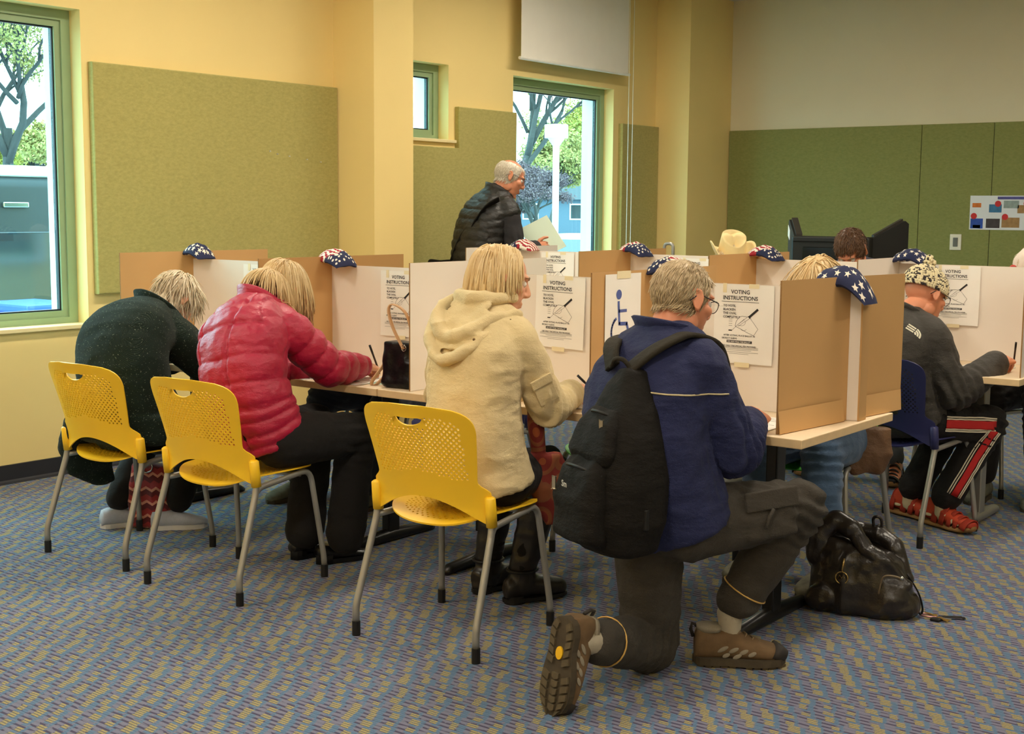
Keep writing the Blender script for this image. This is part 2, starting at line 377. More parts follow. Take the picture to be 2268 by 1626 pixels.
# ceiling lights
DIF = NT('lamp_diffuser'); DIF.b.inputs['Emission Color'].default_value = LAMP_COLOR + (1,); DIF.b.inputs['Emission Strength'].default_value = LAMP_STRENGTH; DIF.color((.9, .9, .9, 1))
LF = mat('lamp_housing', (230, 228, 220), .5)
LX = ((-4.6, 'nearest the window wall'), (-1.5, 'above the voting tables'), (1.8, 'on the right side of the room')); LY = ((-1.4, 'behind the camera'), (1.5, 'in front of the chairs'), (4.6, 'over the front row'), (7.6, 'over the back row'))
for (x, xl), (y, yl) in [(p, q) for p in LX for q in LY if not (p[0] > 0 and q[0] > 7)]:
    e = thing('ceiling_light', 'recessed ceiling light %s, %s' % (xl, yl), 'ceiling light', (x, y, ZC), 0, 'recessed ceiling lights')
    b = MB(); ring_ = [(-.16, -.62), (.16, -.62), (.16, .62), (-.16, .62)]
    b.box((-.17, -.63, -.03), (.17, -.6, 0)); b.box((-.17, .6, -.03), (.17, .63, 0)); b.box((-.17, -.6, -.03), (-.14, .6, 0)); b.box((.14, -.6, -.03), (.17, .6, 0)); b.build('housing', LF, e)
    b = MB(); b.box((-.14, -.6, -.02), (.14, .6, -.012)); b.build('diffuser', DIF.mat, e)
# ------------------------------------------------------------------ voting tables
TT = .735
LAM = mat('pale_laminate', (240, 218, 184), .45, .05, 14, stretch=(1, 6, 1)); EDGE = mat('laminate_edge', (226, 196, 150), .45, .08, 30)
STL = mat('silver_steel', (165, 163, 156), .38, .05, metal=.6); CHR = mat('chrome', (190, 190, 185), .15, .02, metal=1)
LEGB = mat('black_steel', (22, 21, 20), .35, .1)
def table(x0, x1, y0, y1, label, legm, ends=(1, 1)):
    t = thing('folding_table', label, 'table', ((x0 + x1) / 2, (y0 + y1) / 2, 0), 0, 'voting tables')
    hx = (x1 - x0) / 2; hy = (y1 - y0) / 2
    b = MB(); b.bbox((-hx, -hy, TT - .03), (hx, hy, TT), .003); o = b.build('tabletop', LAM, t); o.data.materials.append(EDGE)
    for p in o.data.polygons:
        if abs(p.normal.z) < .5: p.material_index = 1
    for s in (-1, 1):
        x = s * (hx - .27)
        b = MB(); b.bbox((x - .022, -.035, .04), (x + .022, .035, TT - .03), .006); b.box((x - .02, -hy + .1, TT - .055), (x + .02, hy - .1, TT - .03)); lg = b.build('leg', legm, t)
        b = MB(); b.loft([((x, -hy + .1, .012), (.018, 0, 0), (0, 0, .012)), ((x, -hy + .13, .022), (.026, 0, 0), (0, 0, .02)), ((x, 0, .03), (.028, 0, 0), (0, 0, .03)), ((x, hy - .13, .022), (.026, 0, 0), (0, 0, .02)), ((x, hy - .1, .012), (.018, 0, 0), (0, 0, .012))], 12); b.build('foot', legm, lg, True)
    b = MB(); b.bbox((-hx + .27, -.012, .655), (hx - .27, .012, .69), .004); b.build('crossbar', legm, t)
    return t
table(-5.44, -3.613, 3.82, 4.57, 'pale table of the front row by the left wall, behind the pink jacket', LEGB)
table(-3.607, -1.78, 3.82, 4.57, 'pale table of the front row at its open right end, before the kneeling man', LEGB)
table(-5.38, -3.56, 5.84, 6.59, 'pale table of the back row at its left end by the tall window', STL)
table(-3.55, -1.72, 5.84, 6.59, 'pale table of the back row where the man in the knit hat writes', STL)
# ------------------------------------------------------------------ cardboard booths
CARD = mat('kraft_cardboard', (204, 160, 104), .85, .05, 3, bump=.06, bscale=200); CARDW = mat('white_faced_cardboard', (238, 228, 216), .7, .02, 3, bump=.03, bscale=200)
CEDG = mat('corrugated_edge', (160, 120, 74), .9, .2, 200)
def sheet(name, L, H, th, label, cat, loc, rz, face_a, face_b, grp, slot=None, flap=None, flapm=None):
    """upright card: local x along the sheet, z up, front face -y uses face_a, back +y face_b"""
    t = thing(name, label, cat, loc, rz, grp)
    n = 10; vs = []; fs = []; mi = []
    for side in (-1, 1):
        for i in range(n + 1):
            x = L * i / n; bow = .006 * math.sin(PI * i / n)
            for z in (0, H): vs.append((x, side * th / 2 + bow, z))
    k = 2 * (n + 1)
    for i in range(n):
        a = 2 * i; fs.append((a, a + 2, a + 3, a + 1)); mi.append(0)
        fs.append((k + a, k + a + 1, k + a + 3, k + a + 2)); mi.append(1)
        fs.append((a + 1, a + 3, k + a + 3, k + a + 1)); mi.append(2); fs.append((a, k + a, k + a + 2, a + 2)); mi.append(2)
    fs.append((0, 1, k + 1, k)); mi.append(2); e = 2 * n; fs.append((e, k + e, k + e + 1, e + 1)); mi.append(2)
    mesh_obj('card', vs, fs, None, t, False, [face_a, face_b, CEDG], mi)
    return t
DIV_F = [(-5.299, 3.85, 0, .925, 0, 'tan'), (-4.33, 3.85, 0, .92, 0, 'tan'), (-3.461, 3.85, 0, .90, 0, 'white'), (-2.608, 3.85, .0, .89, 0, 'tan'), (-1.89, 3.865, -.12, .80, 0, 'tan')]
labF = ['tan cardboard divider at the left end of the front row, behind the green coat', 'tan cardboard divider right behind the head of the woman in pink', 'white faced cardboard divider left of the beige jacket',
        'tan cardboard divider carrying the wheelchair sign', 'tan cardboard divider closing the right end of the front row']
DIVS = []
for (x, y, sk, L, _, kind), lab in zip(DIV_F, labF):
    fa, fb = ((CARDW, CARD) if kind == 'tan' else (CARD, CARDW))
    # local x runs along world +y ; local -y faces world +x ... so face_b (+y) looks to -x
    H = .495 if kind == 'tan' else .503
    t = sheet('cardboard_divider', L, H, .006, lab, 'divider', (x, y, TT + .001), PI / 2 + sk, fb, fa, 'cardboard booth dividers'); DIVS.append(t)
flp = MB()   # folded bottom flap of the end divider, leaning out over the table end
flp.add([(.0, -.004, .075), (.395, -.004, .075), (.395, -.014, .002), (.0, -.014, .002), (.0, -.004, .071), (.395, -.004, .071), (.395, -.011, .0), (.0, -.011, .0)], [(0, 3, 2, 1), (4, 5, 6, 7), (0, 1, 5, 4), (1, 2, 6, 5), (2, 3, 7, 6), (3, 0, 4, 7)])
flp.add([(.46, -.004, .075), (.8, -.004, .075), (.79, -.014, .002), (.46, -.014, .002), (.46, -.004, .071), (.8, -.004, .071), (.79, -.011, .0), (.46, -.011, .0)], [(0, 3, 2, 1), (4, 5, 6, 7), (0, 1, 5, 4), (1, 2, 6, 5), (2, 3, 7, 6), (3, 0, 4, 7)])
for k in range(2):
    q = MB(); q.add(flp.v[8 * k:8 * k + 8], [(0, 3, 2, 1), (4, 5, 6, 7), (0, 1, 5, 4), (1, 2, 6, 5), (2, 3, 7, 6), (3, 0, 4, 7)]); q.build('bottom_flap', CARD, DIVS[4])
DIV_B = [(-4.87, 5.9, 0, .9, 'white'), (-4.08, 5.9, 0, .9, 'tan'), (-3.285, 5.9, 0, .9, 'tan'), (-2.5, 5.9, 0, .9, 'white'), (-1.735, 5.9, 0, .9, 'white')]
labB = ['white faced divider of the back row in front of the standing man', 'tan divider of the back row below the tall window', 'tan divider of the back row in front of the cowboy hat', 'white faced divider of the back row left of the knit hat',
        'white faced divider of the back row at the right picture edge']
for (x, y, sk, L, kind), lab in zip(DIV_B, labB):
    fa, fb = ((CARDW, CARD) if kind == 'tan' else (CARD, CARDW))
    DIVS.append(sheet('cardboard_divider', L, .492, .006, lab, 'divider', (x, y, TT + .001), PI / 2 + sk, fb, fa, 'cardboard booth dividers'))
BPF = 4.29; BPB = 6.42
def backpanel(x0, x1, y, H, lab, skew=0):
    return sheet('cardboard_back_panel', x1 - x0, H, .006, lab, 'back panel', (x0, y, TT + .001), skew, CARDW, CARDW, 'white booth back panels')
BP1 = backpanel(-5.36, -3.63, BPF, .458, 'long white back panel of the front row behind the two left voters')
BP2 = backpanel(-3.6, -1.80, BPF + .01, .452, 'long white back panel of the front row behind the beige jacket and the kneeling man')
BP3 = backpanel(-5.3, -3.58, BPB, .468, 'white back panel of the back row below the tall window')
BP4 = backpanel(-3.55, -1.73, BPB, .462, 'white back panel of the back row around the knit hat')
b = MB(); b.box((1.80, -.005, 0), (1.806, .055, .44)); b.build('return_fold', CARD, BP2)
# ------------------------------------------------------------------ posters
PAP = mat('white_paper', (246, 242, 234), .6, .02); INK = mat('black_ink', (46, 44, 46), .7, .1); INKG = mat('grey_ink', (150, 146, 142), .7, .1); TAPE = mat('masking_tape', (240, 226, 186), .6, .05)
MARK = mat('marker_black', (40, 36, 40), .5)
PW, PH = .238, .285
def text_lines():
    solid = MB(); grey = MB()
    def put(b, t, x, z, s, al='CENTER', sp=1.0, bold=True):
        vs, fs = text_mesh(t, s, al, sp, bold); b.add([(v.x + x, 0, v.y + z) for v in vs], fs)
    def bar(b, x0, x1, z0, z1): b.add([(x0, 0, z0), (x1, 0, z0), (x1, 0, z1), (x0, 0, z1)], [(0, 1, 2, 3)])
    return solid, grey, put, bar
def poster_meshes():
    s, g, put, bar = text_lines()
    put(s, 'VOTING', .0, .252, .020); put(s, 'INSTRUCTIONS', .0, .230, .020)
    bar(s, -.075, .075, .222, .2235)
    for i, l in enumerate(('TO VOTE,', 'BLACKEN', 'THE OVAL', 'COMPLETELY')): put(s, l, -.068, .204 - i * .0135, .0115, 'LEFT')
    put(s, 'AFTER VOTING, PLACE BALLOT IN', .0, .098, .0082); put(s, 'SECRECY SLEEVE', -.07, .087, .0082, 'LEFT')
    bar(s, -.05, .052, .074, .083)
    put(s, 'USE ONLY THE SPECIAL PEN PROVIDED', 0, .060, .0078); bar(s, -.078, .078, .0575, .0585); bar(s, -.078, .078, .0525, .0535)
    for z, a in ((.047, .05), (.040, .078), (.034, .04)): bar(g, -a, a, z, z + .0012)
    for z in (.135, .143, .151, .159): bar(g, -.044, -.03, z, z + .0012)
    bar(s, -.044, -.03, .1165, .1205)
    wv, wf = text_mesh('DO NOT FOLD THE BALLOT', .0072, 'CENTER', 1, True)
    # drawing: hand with pen
    def line(b, pts, w=.0011):
        for (xa, za), (xb, zb) in zip(pts[:-1], pts[1:]):
            d = Vector((xb - xa, zb - za)); n = Vector((-d.y, d.x)).normalized() * w / 2
            b.add([(xa - n.x, 0, za - n.y), (xb - n.x, 0, zb - n.y), (xb + n.x, 0, zb + n.y), (xa + n.x, 0, za + n.y)], [(0, 1, 2, 3)])
    line(s, [(-.018, .135), (-.014, .152), (-.004, .166), (.008, .172), (.036, .17)]); line(s, [(.04, .168), (.074, .128), (.058, .104), (.03, .114), (.008, .124), (-.018, .135)])
    line(s, [(-.008, .14), (.014, .158), (.018, .162)], .0008); line(s, [(-.008, .138), (.012, .137), (.02, .142), (.024, .15), (.02, .156)], .0008); line(s, [(.004, .126), (.012, .12), (.024, .121), (.028, .126)], .0007)
    line(s, [(-.03, .119), (-.014, .134)], .0008); line(s, [(-.016, .134), (.036, .174)], .0008); line(s, [(-.006, .134), (.044, .168)], .0008)
    line(s, [(.036, .168), (.072, .199)], .0085)
    return s, g, (wv, wf)
ps, pg, (wv, wf) = poster_meshes()
def paper_data():
    n = 8; vs = []; fs = []
    for s_ in (0, 1):
        for i in range(n + 1):
            z = PH * i / n; y = -.0005 - .004 * (1 - i / n) ** 2 + s_ * .0006
            for x in (-PW / 2, PW / 2): vs.append((x, y, z))
    k = 2 * (n + 1)
    for i in range(n):
        a = 2 * i; fs += [(a, a + 1, a + 3, a + 2), (k + a, k + a + 2, k + a + 3, k + a + 1), (a, a + 2, k + a + 2, k + a), (a + 1, k + a + 1, k + a + 3, a + 3)]
    fs += [(0, k, k + 1, 1), (2 * n, 2 * n + 1, k + 2 * n + 1, k + 2 * n)]
    return vs, fs
def conform(mb_v, off=.0012):
    return [(x - .014, -.0005 - .004 * max(0, 1 - z / PH) ** 2 - off + y, z) for x, y, z in mb_v]
pme = {}
def poster(x, z, panel_y, label, tapes=True, rot=0):
    """x,z: centre top of the sheet on the front face of a back panel"""
    t = thing('voting_poster', label, 'poster', (x, panel_y - .0045, z - PH), 0, 'voting instruction posters'); t.rotation_euler = (0, rot, 0)
    if not pme:
        v, f = paper_data(); pme['p'] = mesh_obj('paper', v, f, PAP, t).data
        o = mesh_obj('lettering', conform(ps.v), ps.f, INK, t); o['kind'] = 'stuff'; pme['s'] = o.data
        o = mesh_obj('fine_print', conform(pg.v), pg.f, INKG, t); o['kind'] = 'stuff'; pme['g'] = o.data
        o = mesh_obj('boxed_lettering', conform([(v.x, 0, v.y + .0758) for v in wv], .0016), wf, PAP, t); o['kind'] = 'stuff'; pme['w'] = o.data
    else:
        for k, n in (('p', 'paper'), ('s', 'lettering'), ('g', 'fine_print'), ('w', 'boxed_lettering')):
            o = data_obj(n, pme[k], None, t)
            if k != 'p': o['kind'] = 'stuff'
    if tapes:
        for x0, x1, z0, z1, r in ((-.085, -.07, PH - .03, PH + .004, 0), (.02, .06, PH - .012, PH + .004, 0), (-.03, .03, -.013, .004, 0)):
            b = MB(); b.box((x0, -.0062 if z0 < .1 else -.0022, z0), (x1, -.0052 if z0 < .1 else -.0012, z1)); b.build('tape', TAPE, t)
    return t
ZF = TT + .455
poster(-4.806, ZF - .012, BPF, 'voting instructions poster half hidden by the tan divider in the leftmost booth')
poster(-3.903, ZF - .012, BPF, 'voting instructions poster above the black handbag')
poster(-3.062, ZF - .004, BPF + .01, 'voting instructions poster right of the blonde woman in beige', rot=.02)
poster(-2.245, ZF - .004, BPF + .01, 'voting instructions poster right of the kneeling man\'s glasses')
ZB = TT + .468
poster(-4.59, ZB - .006, BPB, 'voting instructions poster in the back row right above the blonde head')
poster(-3.65, ZB - .015, BPB, 'voting instructions poster in the back row below the cowboy hat')
poster(-2.93, ZB - .02, BPB, 'voting instructions poster in the back row, half hidden by a blond head')
poster(-2.215, ZB - .01, BPB, 'voting instructions poster to the right of the knit hat')
sg = thing('wheelchair_sign', 'white paper sign with a blue wheelchair symbol on the tan divider', 'sign', (-2.608 + .0, 4.05, 0), PI / 2)
BLU = mat('blue_print', (84, 100, 164), .6, .05)
b = MB(); b.box((-.118, -.0055, .86), (.118, -.0045, 1.222)); b.build('paper', PAP, sg)
b = MB()
def seg2(pts, w_, y=-.0062):
    for (xa, za), (xb, zb) in zip(pts[:-1], pts[1:]):
        d = Vector((xb - xa, zb - za)).normalized() * w_ * .3; n = Vector((-d.y, d.x)).normalized() * w_ / 2
        b.add([(xa - n.x - d.x, y, za - n.y - d.y), (xb - n.x + d.x, y, zb - n.y + d.y), (xb + n.x + d.x, y, zb + n.y + d.y), (xa + n.x - d.x, y, za + n.y - d.y)], [(0, 1, 2, 3)])
ox, oz = -.01, 1.03
b.add([(ox - .02 + .018 * math.cos(t * PI / 9), -.0062, oz + .118 + .018 * math.sin(t * PI / 9)) for t in range(18)], [tuple(range(18))])
seg2([(ox - .022, oz + .09), (ox - .015, oz + .012), (ox + .034, oz + .01), (ox + .056, oz - .045), (ox + .07, oz - .038)], .0135); seg2([(ox - .018, oz + .058), (ox + .03, oz + .058)], .011)
seg2([(ox - .012 + .055 * math.cos(a), oz - .018 + .055 * math.sin(a)) for a in np.linspace(2.05, 6.05, 22)], .0105)
b.build('wheelchair_symbol', BLU, sg)
b = MB(); b.box((-.045, -.0072, 1.205), (.045, -.006, 1.232)); b.build('tape', TAPE, sg)
# ------------------------------------------------------------------ bean bags (cloth weights on the booth tops)
NAVY = mat('navy_cotton', (34, 40, 74), .85, .1, 30, bump=.1, bscale=200); REDC = mat('red_cotton', (160, 34, 48), .85, .1, 30); WHTC = mat('white_cotton', (232, 222, 206), .85, .05, 30)
def star_poly(r, rot=0): return [((r if k % 2 == 0 else r * .42) * math.cos(rot + k * PI / 5 + PI / 2), (r if k % 2 == 0 else r * .42) * math.sin(rot + k * PI / 5 + PI / 2)) for k in range(10)]
def bean_bag(kind, loc, rz, size, droop, label, seed=0):
    a, bb, h = size; rr = random.Random(seed)
    t = thing('bean_bag', label, 'bean bag', loc, rz, 'flag cloth bean bags')
    dl, dr, df = droop
    def P(u, v, sd, off=0):
        x = u * a * (1 - .13 * v * v); y = v * bb * (1 - .13 * u * u)
        q = max(0, (1 - u * u) * (1 - v * v)) ** .45
        z = sd * (h * q + off) + .004 * math.sin(9 * u + seed) * math.cos(7 * v + seed) * q
        z -= (dl if x < 0 else dr) * (abs(x) / a) ** 1.7 + df * (abs(y) / bb) ** 2
        return (x, y, z + h * .35)
    n = 26; vs = []; fs = []; mi = []
    for sd in (1, -1):
        for i in range(n + 1):
            for j in range(n + 1): vs.append(P(2 * i / n - 1, 2 * j / n - 1, sd))
    k = (n + 1) ** 2
    for sd in range(2):
        for i in range(n):
            for j in range(n):
                q = [sd * k + i * (n + 1) + j, sd * k + (i + 1) * (n + 1) + j, sd * k + (i + 1) * (n + 1) + j + 1, sd * k + i * (n + 1) + j + 1]
                fs.append(tuple(q if sd == 0 else q[::-1]))
                if kind == 'stars': mi.append(0)
                else:
                    u = 2 * i / n - 1 + .12 * math.sin(j * .5 + seed); v = 2 * j / n - 1
                    side = u > .1 + .35 * math.sin(2.2 * v + seed)
                    if kind == 'flagL': side = not side
                    mi.append(0 if side else (1 if int((j + 1.6 * math.sin(i * .45 + seed)) / 2 + 50) % 2 else 2))
    mesh_obj('cloth', vs, fs, None, t, True, [NAVY, REDC, WHTC], mi)
    sm = MB(); pts = []
    for _ in range(400):
        u, v = rr.uniform(-.9, .9), rr.uniform(-.9, .9)
        d = .26 if kind == 'stars' else .15
        if all((u - p) ** 2 + (v - q) ** 2 * .6 > d * d for p, q, _ in pts):
            sd_ = u > .2 + .35 * math.sin(2.2 * v + seed)
            if kind == 'flagL': sd_ = u < -.05 + .35 * math.sin(2.2 * v + seed)
            if kind == 'stars' or sd_: pts.append((u, v, rr.uniform(0, 6)))
    for u, v, ro in pts:
        for sd in (1, -1):
            r0 = .0125 if kind == 'stars' else .0065
            pl = star_poly(r0, ro) if kind == 'stars' else [(r0 * .8 * math.cos(k_ * PI / 3), r0 * .8 * math.sin(k_ * PI / 3)) for k_ in range(6)]
            ok = [(min(.97, max(-.97, u + px / a)), min(.97, max(-.97, v + py / bb))) for px, py in pl]
            vv = [P(u, v, sd, .0014)] + [P(p, q, sd, .0014) for p, q in ok]; m_ = len(pl)
            sm.add(vv, [(0, 1 + i, 1 + (i + 1) % m_) if sd > 0 else (0, 1 + (i + 1) % m_, 1 + i) for i in range(m_)])
    o = sm.build('star_print', WHTC, t); o['kind'] = 'stuff'
    return t
zt = TT + .497
bean_bag('stars', (-5.24, 4.27, zt + .004), -.1, (.085, .06, .026), (.02, .045, .02), 'navy bean bag with white stars on the leftmost divider of the front row', 1)
bean_bag('flagR', (-4.275, 4.27, zt + .0), -.25, (.1, .065, .026), (.0, .045, .03), 'flag cloth bean bag above the woman in pink', 2)
bean_bag('stars', (-3.42, 4.28, zt + .003), .1, (.09, .06, .026), (.03, .045, .02), 'dark blue bean bag almost hidden behind the blonde hair', 3)
bean_bag('flagL', (-2.55, 4.28, zt + .01), .3, (.085, .06, .028), (.03, .02, .02), 'flag cloth bean bag above the kneeling man\'s head', 4)
bean_bag('stars', (-1.845, 4.27, zt - .004), .05, (.1, .075, .03), (.01, .095, .03), 'large navy bean bag with white stars hanging over the end divider', 5)
zb = TT + .497
bean_bag('flagL', (-4.82, 6.38, zb + .004), .1, (.1, .065, .027), (.035, .035, .02), 'flag cloth bean bag in front of the standing man', 6)
bean_bag('flagR', (-4.02, 6.38, zb + .004), -.3, (.1, .065, .027), (.01, .05, .02), 'flag cloth bean bag below the tall window', 7)
bean_bag('flagR', (-3.215, 6.38, zb + .004), -.2, (.1, .065, .027), (.02, .05, .02), 'flag cloth bean bag in front of the cowboy hat', 8)
bean_bag('stars', (-2.42, 6.38, zb + .004), -.1, (.1, .065, .028), (.03, .05, .02), 'navy bean bag with white stars left of the knit hat', 9)
# ------------------------------------------------------------------ chairs
def m_shell(name, rgb):
    return mat(name, rgb, .42, .03, 6, spec=.45, bump=.05, bscale=700, bdist=.0005)
def hole_grid(nx, ny, inside, hole, pos, rx):
    """grid of cells with round holes in a checkerboard; returns verts, faces"""
    vid = {}; vs = []; fs = []
    def g(i, j):
        if (i, j) not in vid: vid[(i, j)] = len(vs); vs.append(pos(i, j))
        return vid[(i, j)]
    for i in range(nx):
        for j in range(ny):
            if not inside(i, j): continue
            c = [g(i, j), g(i + 1, j), g(i + 1, j + 1), g(i, j + 1)]
            if (i + j) % 2 == 0 and hole(i, j):
                o = []
                for k in range(8):
                    t = -3 * PI / 4 - PI / 8 + k * PI / 4
                    o.append(len(vs)); vs.append(pos(i + .5 + rx * math.cos(t), j + .5 + rx * math.sin(t)))
                for k in range(4):
                    fs.append((c[k], c[(k + 1) % 4], o[(2 * k + 2) % 8], o[2 * k + 1])); fs.append((c[k], o[2 * k + 1], o[2 * k]))
            else: fs.append(tuple(c))
    return vs, fs
def solid(vs, fs, th, off=0):
    me = bpy.data.meshes.new('tmp'); me.from_pydata(vs, [], fs); me.update()
    return bake(bpy.data.objects.new('tmp', me), [('SOLIDIFY', dict(thickness=th, offset=off))])
def chair_back():
    nx, nz = 48, 42; ZS = [.425 + .4 * k / nz for k in range(nz + 1)]
    def W(z):
        w_ = .203 + .022 * min(1, max(0, (z - .58) / .16))
        if z < .57: s = min(1, max(0, (.57 - z) / .035)); w_ = .203 + .036 * s * s * (3 - 2 * s)
        if z > .735: w_ *= max(0, 1 - ((z - .735) / .0905) ** 3.4) ** (1 / 3.4)
        return max(w_, .004)
    def pos(i, j):
        u = i * 2 / nx - 1; z = .425 + .4 * j / nz
        if z < .53: z += .085 * (1 - u * u) ** 1.3 * min(1, (.53 - z) / .1)     # arch of the lower edge
        w_ = W(z); zz = z; x = u * w_
        y = -.138 - .062 * (1 - (x / .24) ** 2) - .10 * max(0, (zz - .48) / .34) ** 1.25
        return (x, y, zz)
    i0, i1, j0, j1 = 18, 30, 35, 38          # cells removed for the hand slot; their rim is bent into a lens
    raw = pos
    def pos(i, j):
        x, y, z = raw(i, j)
        if i0 <= i <= i1 and j0 <= j <= j1 and (i in (i0, i1) or j in (j0, j1)):
            s_ = (i - (i0 + i1) / 2) / ((i1 - i0) / 2); zc = .773 + .008 * s_ * s_
            if i in (i0, i1): return (x, y, zc)
            return (x, y, zc + (.0075 if j == j1 else -.0185) * math.sqrt(1 - s_ * s_))
        return (x, y, z)
    def inside(i, j): return not (i0 <= i < i1 and j0 <= j < j1)
    def hole(i, j):
        p = pos(i + .5, j + .5); x, z = p[0], p[2]
        if z < .575 + .03 * max(0, 1 - (abs(x) / .16)) or z > .79 or abs(x) > .178: return False
        if abs(x) > .178 - max(0, z - .755) * 1.4: return False
        return not (abs(x) < .066 and z > .752)
    vs, fs = hole_grid(nx, nz, inside, hole, pos, .45)
    return solid(vs, fs, .0055)
def chair_seat():
    nx, ny = 34, 34
    def pos(i, j):
        u = i * 2 / nx - 1; v = j * 2 / ny - 1
        if abs(u) > 1e-6 or abs(v) > 1e-6:      # square to squircle
            m_ = max(abs(u), abs(v)); l = (abs(u) ** 3.2 + abs(v) ** 3.2) ** (1 / 3.2); k = m_ / l; u *= k; v *= k
        x = u * (.222 + .012 * v); y = v * .22 + .03
        z = .452 - .026 * (1 - u * u) * (1 - .5 * max(0, v)) - .03 * max(0, v - .7) ** 2 * 8 - .018 * max(0, -v - .55) ** 1.5 * 3
        return (x, y, z)
    def hole(i, j): return 3 <= i < nx - 3 and 3 <= j < ny - 3
    vs, fs = hole_grid(nx, ny, lambda i, j: True, hole, pos, .36)
    return solid(vs, fs, .006, 1)
cb, cs = chair_back(), chair_seat()
def arc(pts, r=.03, n=5):
    """round the corners of a polyline"""
    P = [Vector(p) for p in pts]; o = [P[0]]
    for i in range(1, len(P) - 1):
        a = (P[i - 1] - P[i]); c = (P[i + 1] - P[i]); k = min(r, a.length * .45, c.length * .45); A = P[i] + a.normalized() * k; C = P[i] + c.normalized() * k
        for t in range(n + 1):
            t /= n; o.append(A * (1 - t) ** 2 + P[i] * 2 * t * (1 - t) + C * t * t)
    return o + [P[-1]]
CMESH = {}
def chair(loc, rz, color, label, group):
    t = thing('stacking_chair', label, 'chair', (*loc, 0), rz, group)
    for k, (nm, me) in enumerate((('backrest', cb), ('seat', cs))):
        key = (nm, color)
        if key not in CMESH:
            m2 = me.copy(); m2.materials.clear(); m2.materials.append(SHELL[color]); m2.polygons.foreach_set('use_smooth', [True] * len(m2.polygons))
            try: m2.set_sharp_from_angle(angle=.7)
            except Exception: pass
            CMESH[key] = m2
        bk = data_obj(nm, CMESH[key], None, t)
        if k == 0:
            for s in (-1, 1):
                kk = ('sleeve', s, color)
                if kk not in CMESH:
                    b = MB(); b.tube([(s * .2365, -.142, .425), (s * .2365, -.147, .47), (s * .2355, -.152, .52), (s * .2355, -.1525, .525)], [.0185, .019, .0185, .012], 14); CMESH[kk] = b.build('leg_sleeve', SHELL[color], bk, True).data
                else: data_obj('leg_sleeve', CMESH[kk], None, bk)
    for s in (-1, 1):
        for nm in ('rear', 'front'):
            kk = (nm, s)
            if kk not in CMESH:
                b = MB()
                if nm == 'rear': b.tube(arc([(s * .25, -.248, .045), (s * .25, -.25, .1), (s * .2385, -.142, .42), (s * .236, -.149, .5)], .04), .0125, 12)
                else: b.tube(arc([(s * .239, -.145, .405), (s * .215, -.10, .412), (s * .205, .18, .436), (s * .235, .222, .09), (s * .237, .224, .045)], .05), .0115, 12)
                o = b.build('leg', STL, t, True); CMESH[kk] = o.data
            else: o = data_obj('leg', CMESH[kk], None, t)
            kc = ('cap', nm, s)
            if kc not in CMESH:
                b = MB(); y = -.248 if nm == 'rear' else .224; x = s * (.25 if nm == 'rear' else .237); b.tube([(x, y, 0), (x, y, .05)], .0145, 12); CMESH[kc] = b.build('foot_cap', BLK, o, False).data
            else: data_obj('foot_cap', CMESH[kc], None, o)
    if 'xbar' not in CMESH:
        b = MB(); b.tube([(-.21, .12, .425), (0, .12, .415), (.21, .12, .425)], .009, 8); CMESH['xbar'] = b.build('cross_tube', STL, t, True).data
    else: data_obj('cross_tube', CMESH['xbar'], None, t)
    return t
SHELL = {'yellow': m_shell('yellow_chair_plastic', (246, 198, 36)), 'navy': m_shell('navy_chair_plastic', (44, 46, 92)), 'green': m_shell('green_chair_plastic', (84, 190, 66))}
chair((-4.63, 3.40), .05, 'yellow', 'yellow perforated chair under the woman in the dark green coat', 'yellow stacking chairs')
chair((-3.92, 3.37), .06, 'yellow', 'yellow perforated chair under the woman in the pink jacket', 'yellow stacking chairs')
chair((-2.86, 3.43), .07, 'yellow', 'yellow perforated chair under the blonde woman in beige, nearest the camera', 'yellow stacking chairs')
chair((-2.215, 5.845), -.2, 'navy', 'navy perforated chair under the man in the knit hat', 'navy stacking chairs')
chair((-2.32, 5.095), PI + .05, 'green', 'bright green chair under the person in jeans behind the front row', 'green stacking chairs')
chair((-2.99, 4.72), PI, 'green', 'empty green chair behind the front row, seen beside the backpack', 'green stacking chairs')
chair((-3.94, 4.81), PI, 'navy', 'empty navy chair behind the front row glimpsed under the beige elbow', 'navy stacking chairs')
chair((-4.58, 5.02), PI, 'navy', 'chair under the person in dark trousers behind the pink jacket', 'navy stacking chairs')
chair((-2.3, 7.02), PI, 'green', 'green chair on the far side of the back row beyond the knit hat', 'green stacking chairs')
# ------------------------------------------------------------------ people: shared builders
def m_skin(name, rgb):
    t = NT(name); b_ = srgb(*rgb); c = t.co(); n = t.noise(c, 26, 3); n2 = t.noise(c, 9, 2)
    col = t.mix(n, tuple(x * .86 for x in b_[:3]) + (1,), b_); red = (b_[0], b_[1] * .72, b_[2] * .66, 1)
    t.color(t.mix(t.m('MULTIPLY', n2, .45), col, red)); t.set(rough=.5, spec=.4, sss=.08); t.b.inputs['Subsurface Radius'].default_value = (.01, .004, .002)
    t.bump(t.noise(c, 260, 3), .12, .0008); MATS[name] = t.mat; return t.mat
SKIN = m_skin('skin_fair', (232, 176, 142)); SKINR = m_skin('skin_ruddy', (222, 152, 116))
def m_hair(name, c1, c2, c3):
    t = NT(name); g = t.n('ShaderNodeNewGeometry'); r = g.outputs['Random Per Island']
    n = t.noise(t.mapped(t.co(), (40, 40, 8)), 3, 3)
    a = t.mix(n, srgb(*c1), srgb(*c2)); t.color(t.mix(t.m('MULTIPLY', r, .8), a, srgb(*c3))); t.set(rough=.42, spec=.5); MATS[name] = t.mat; return t.mat
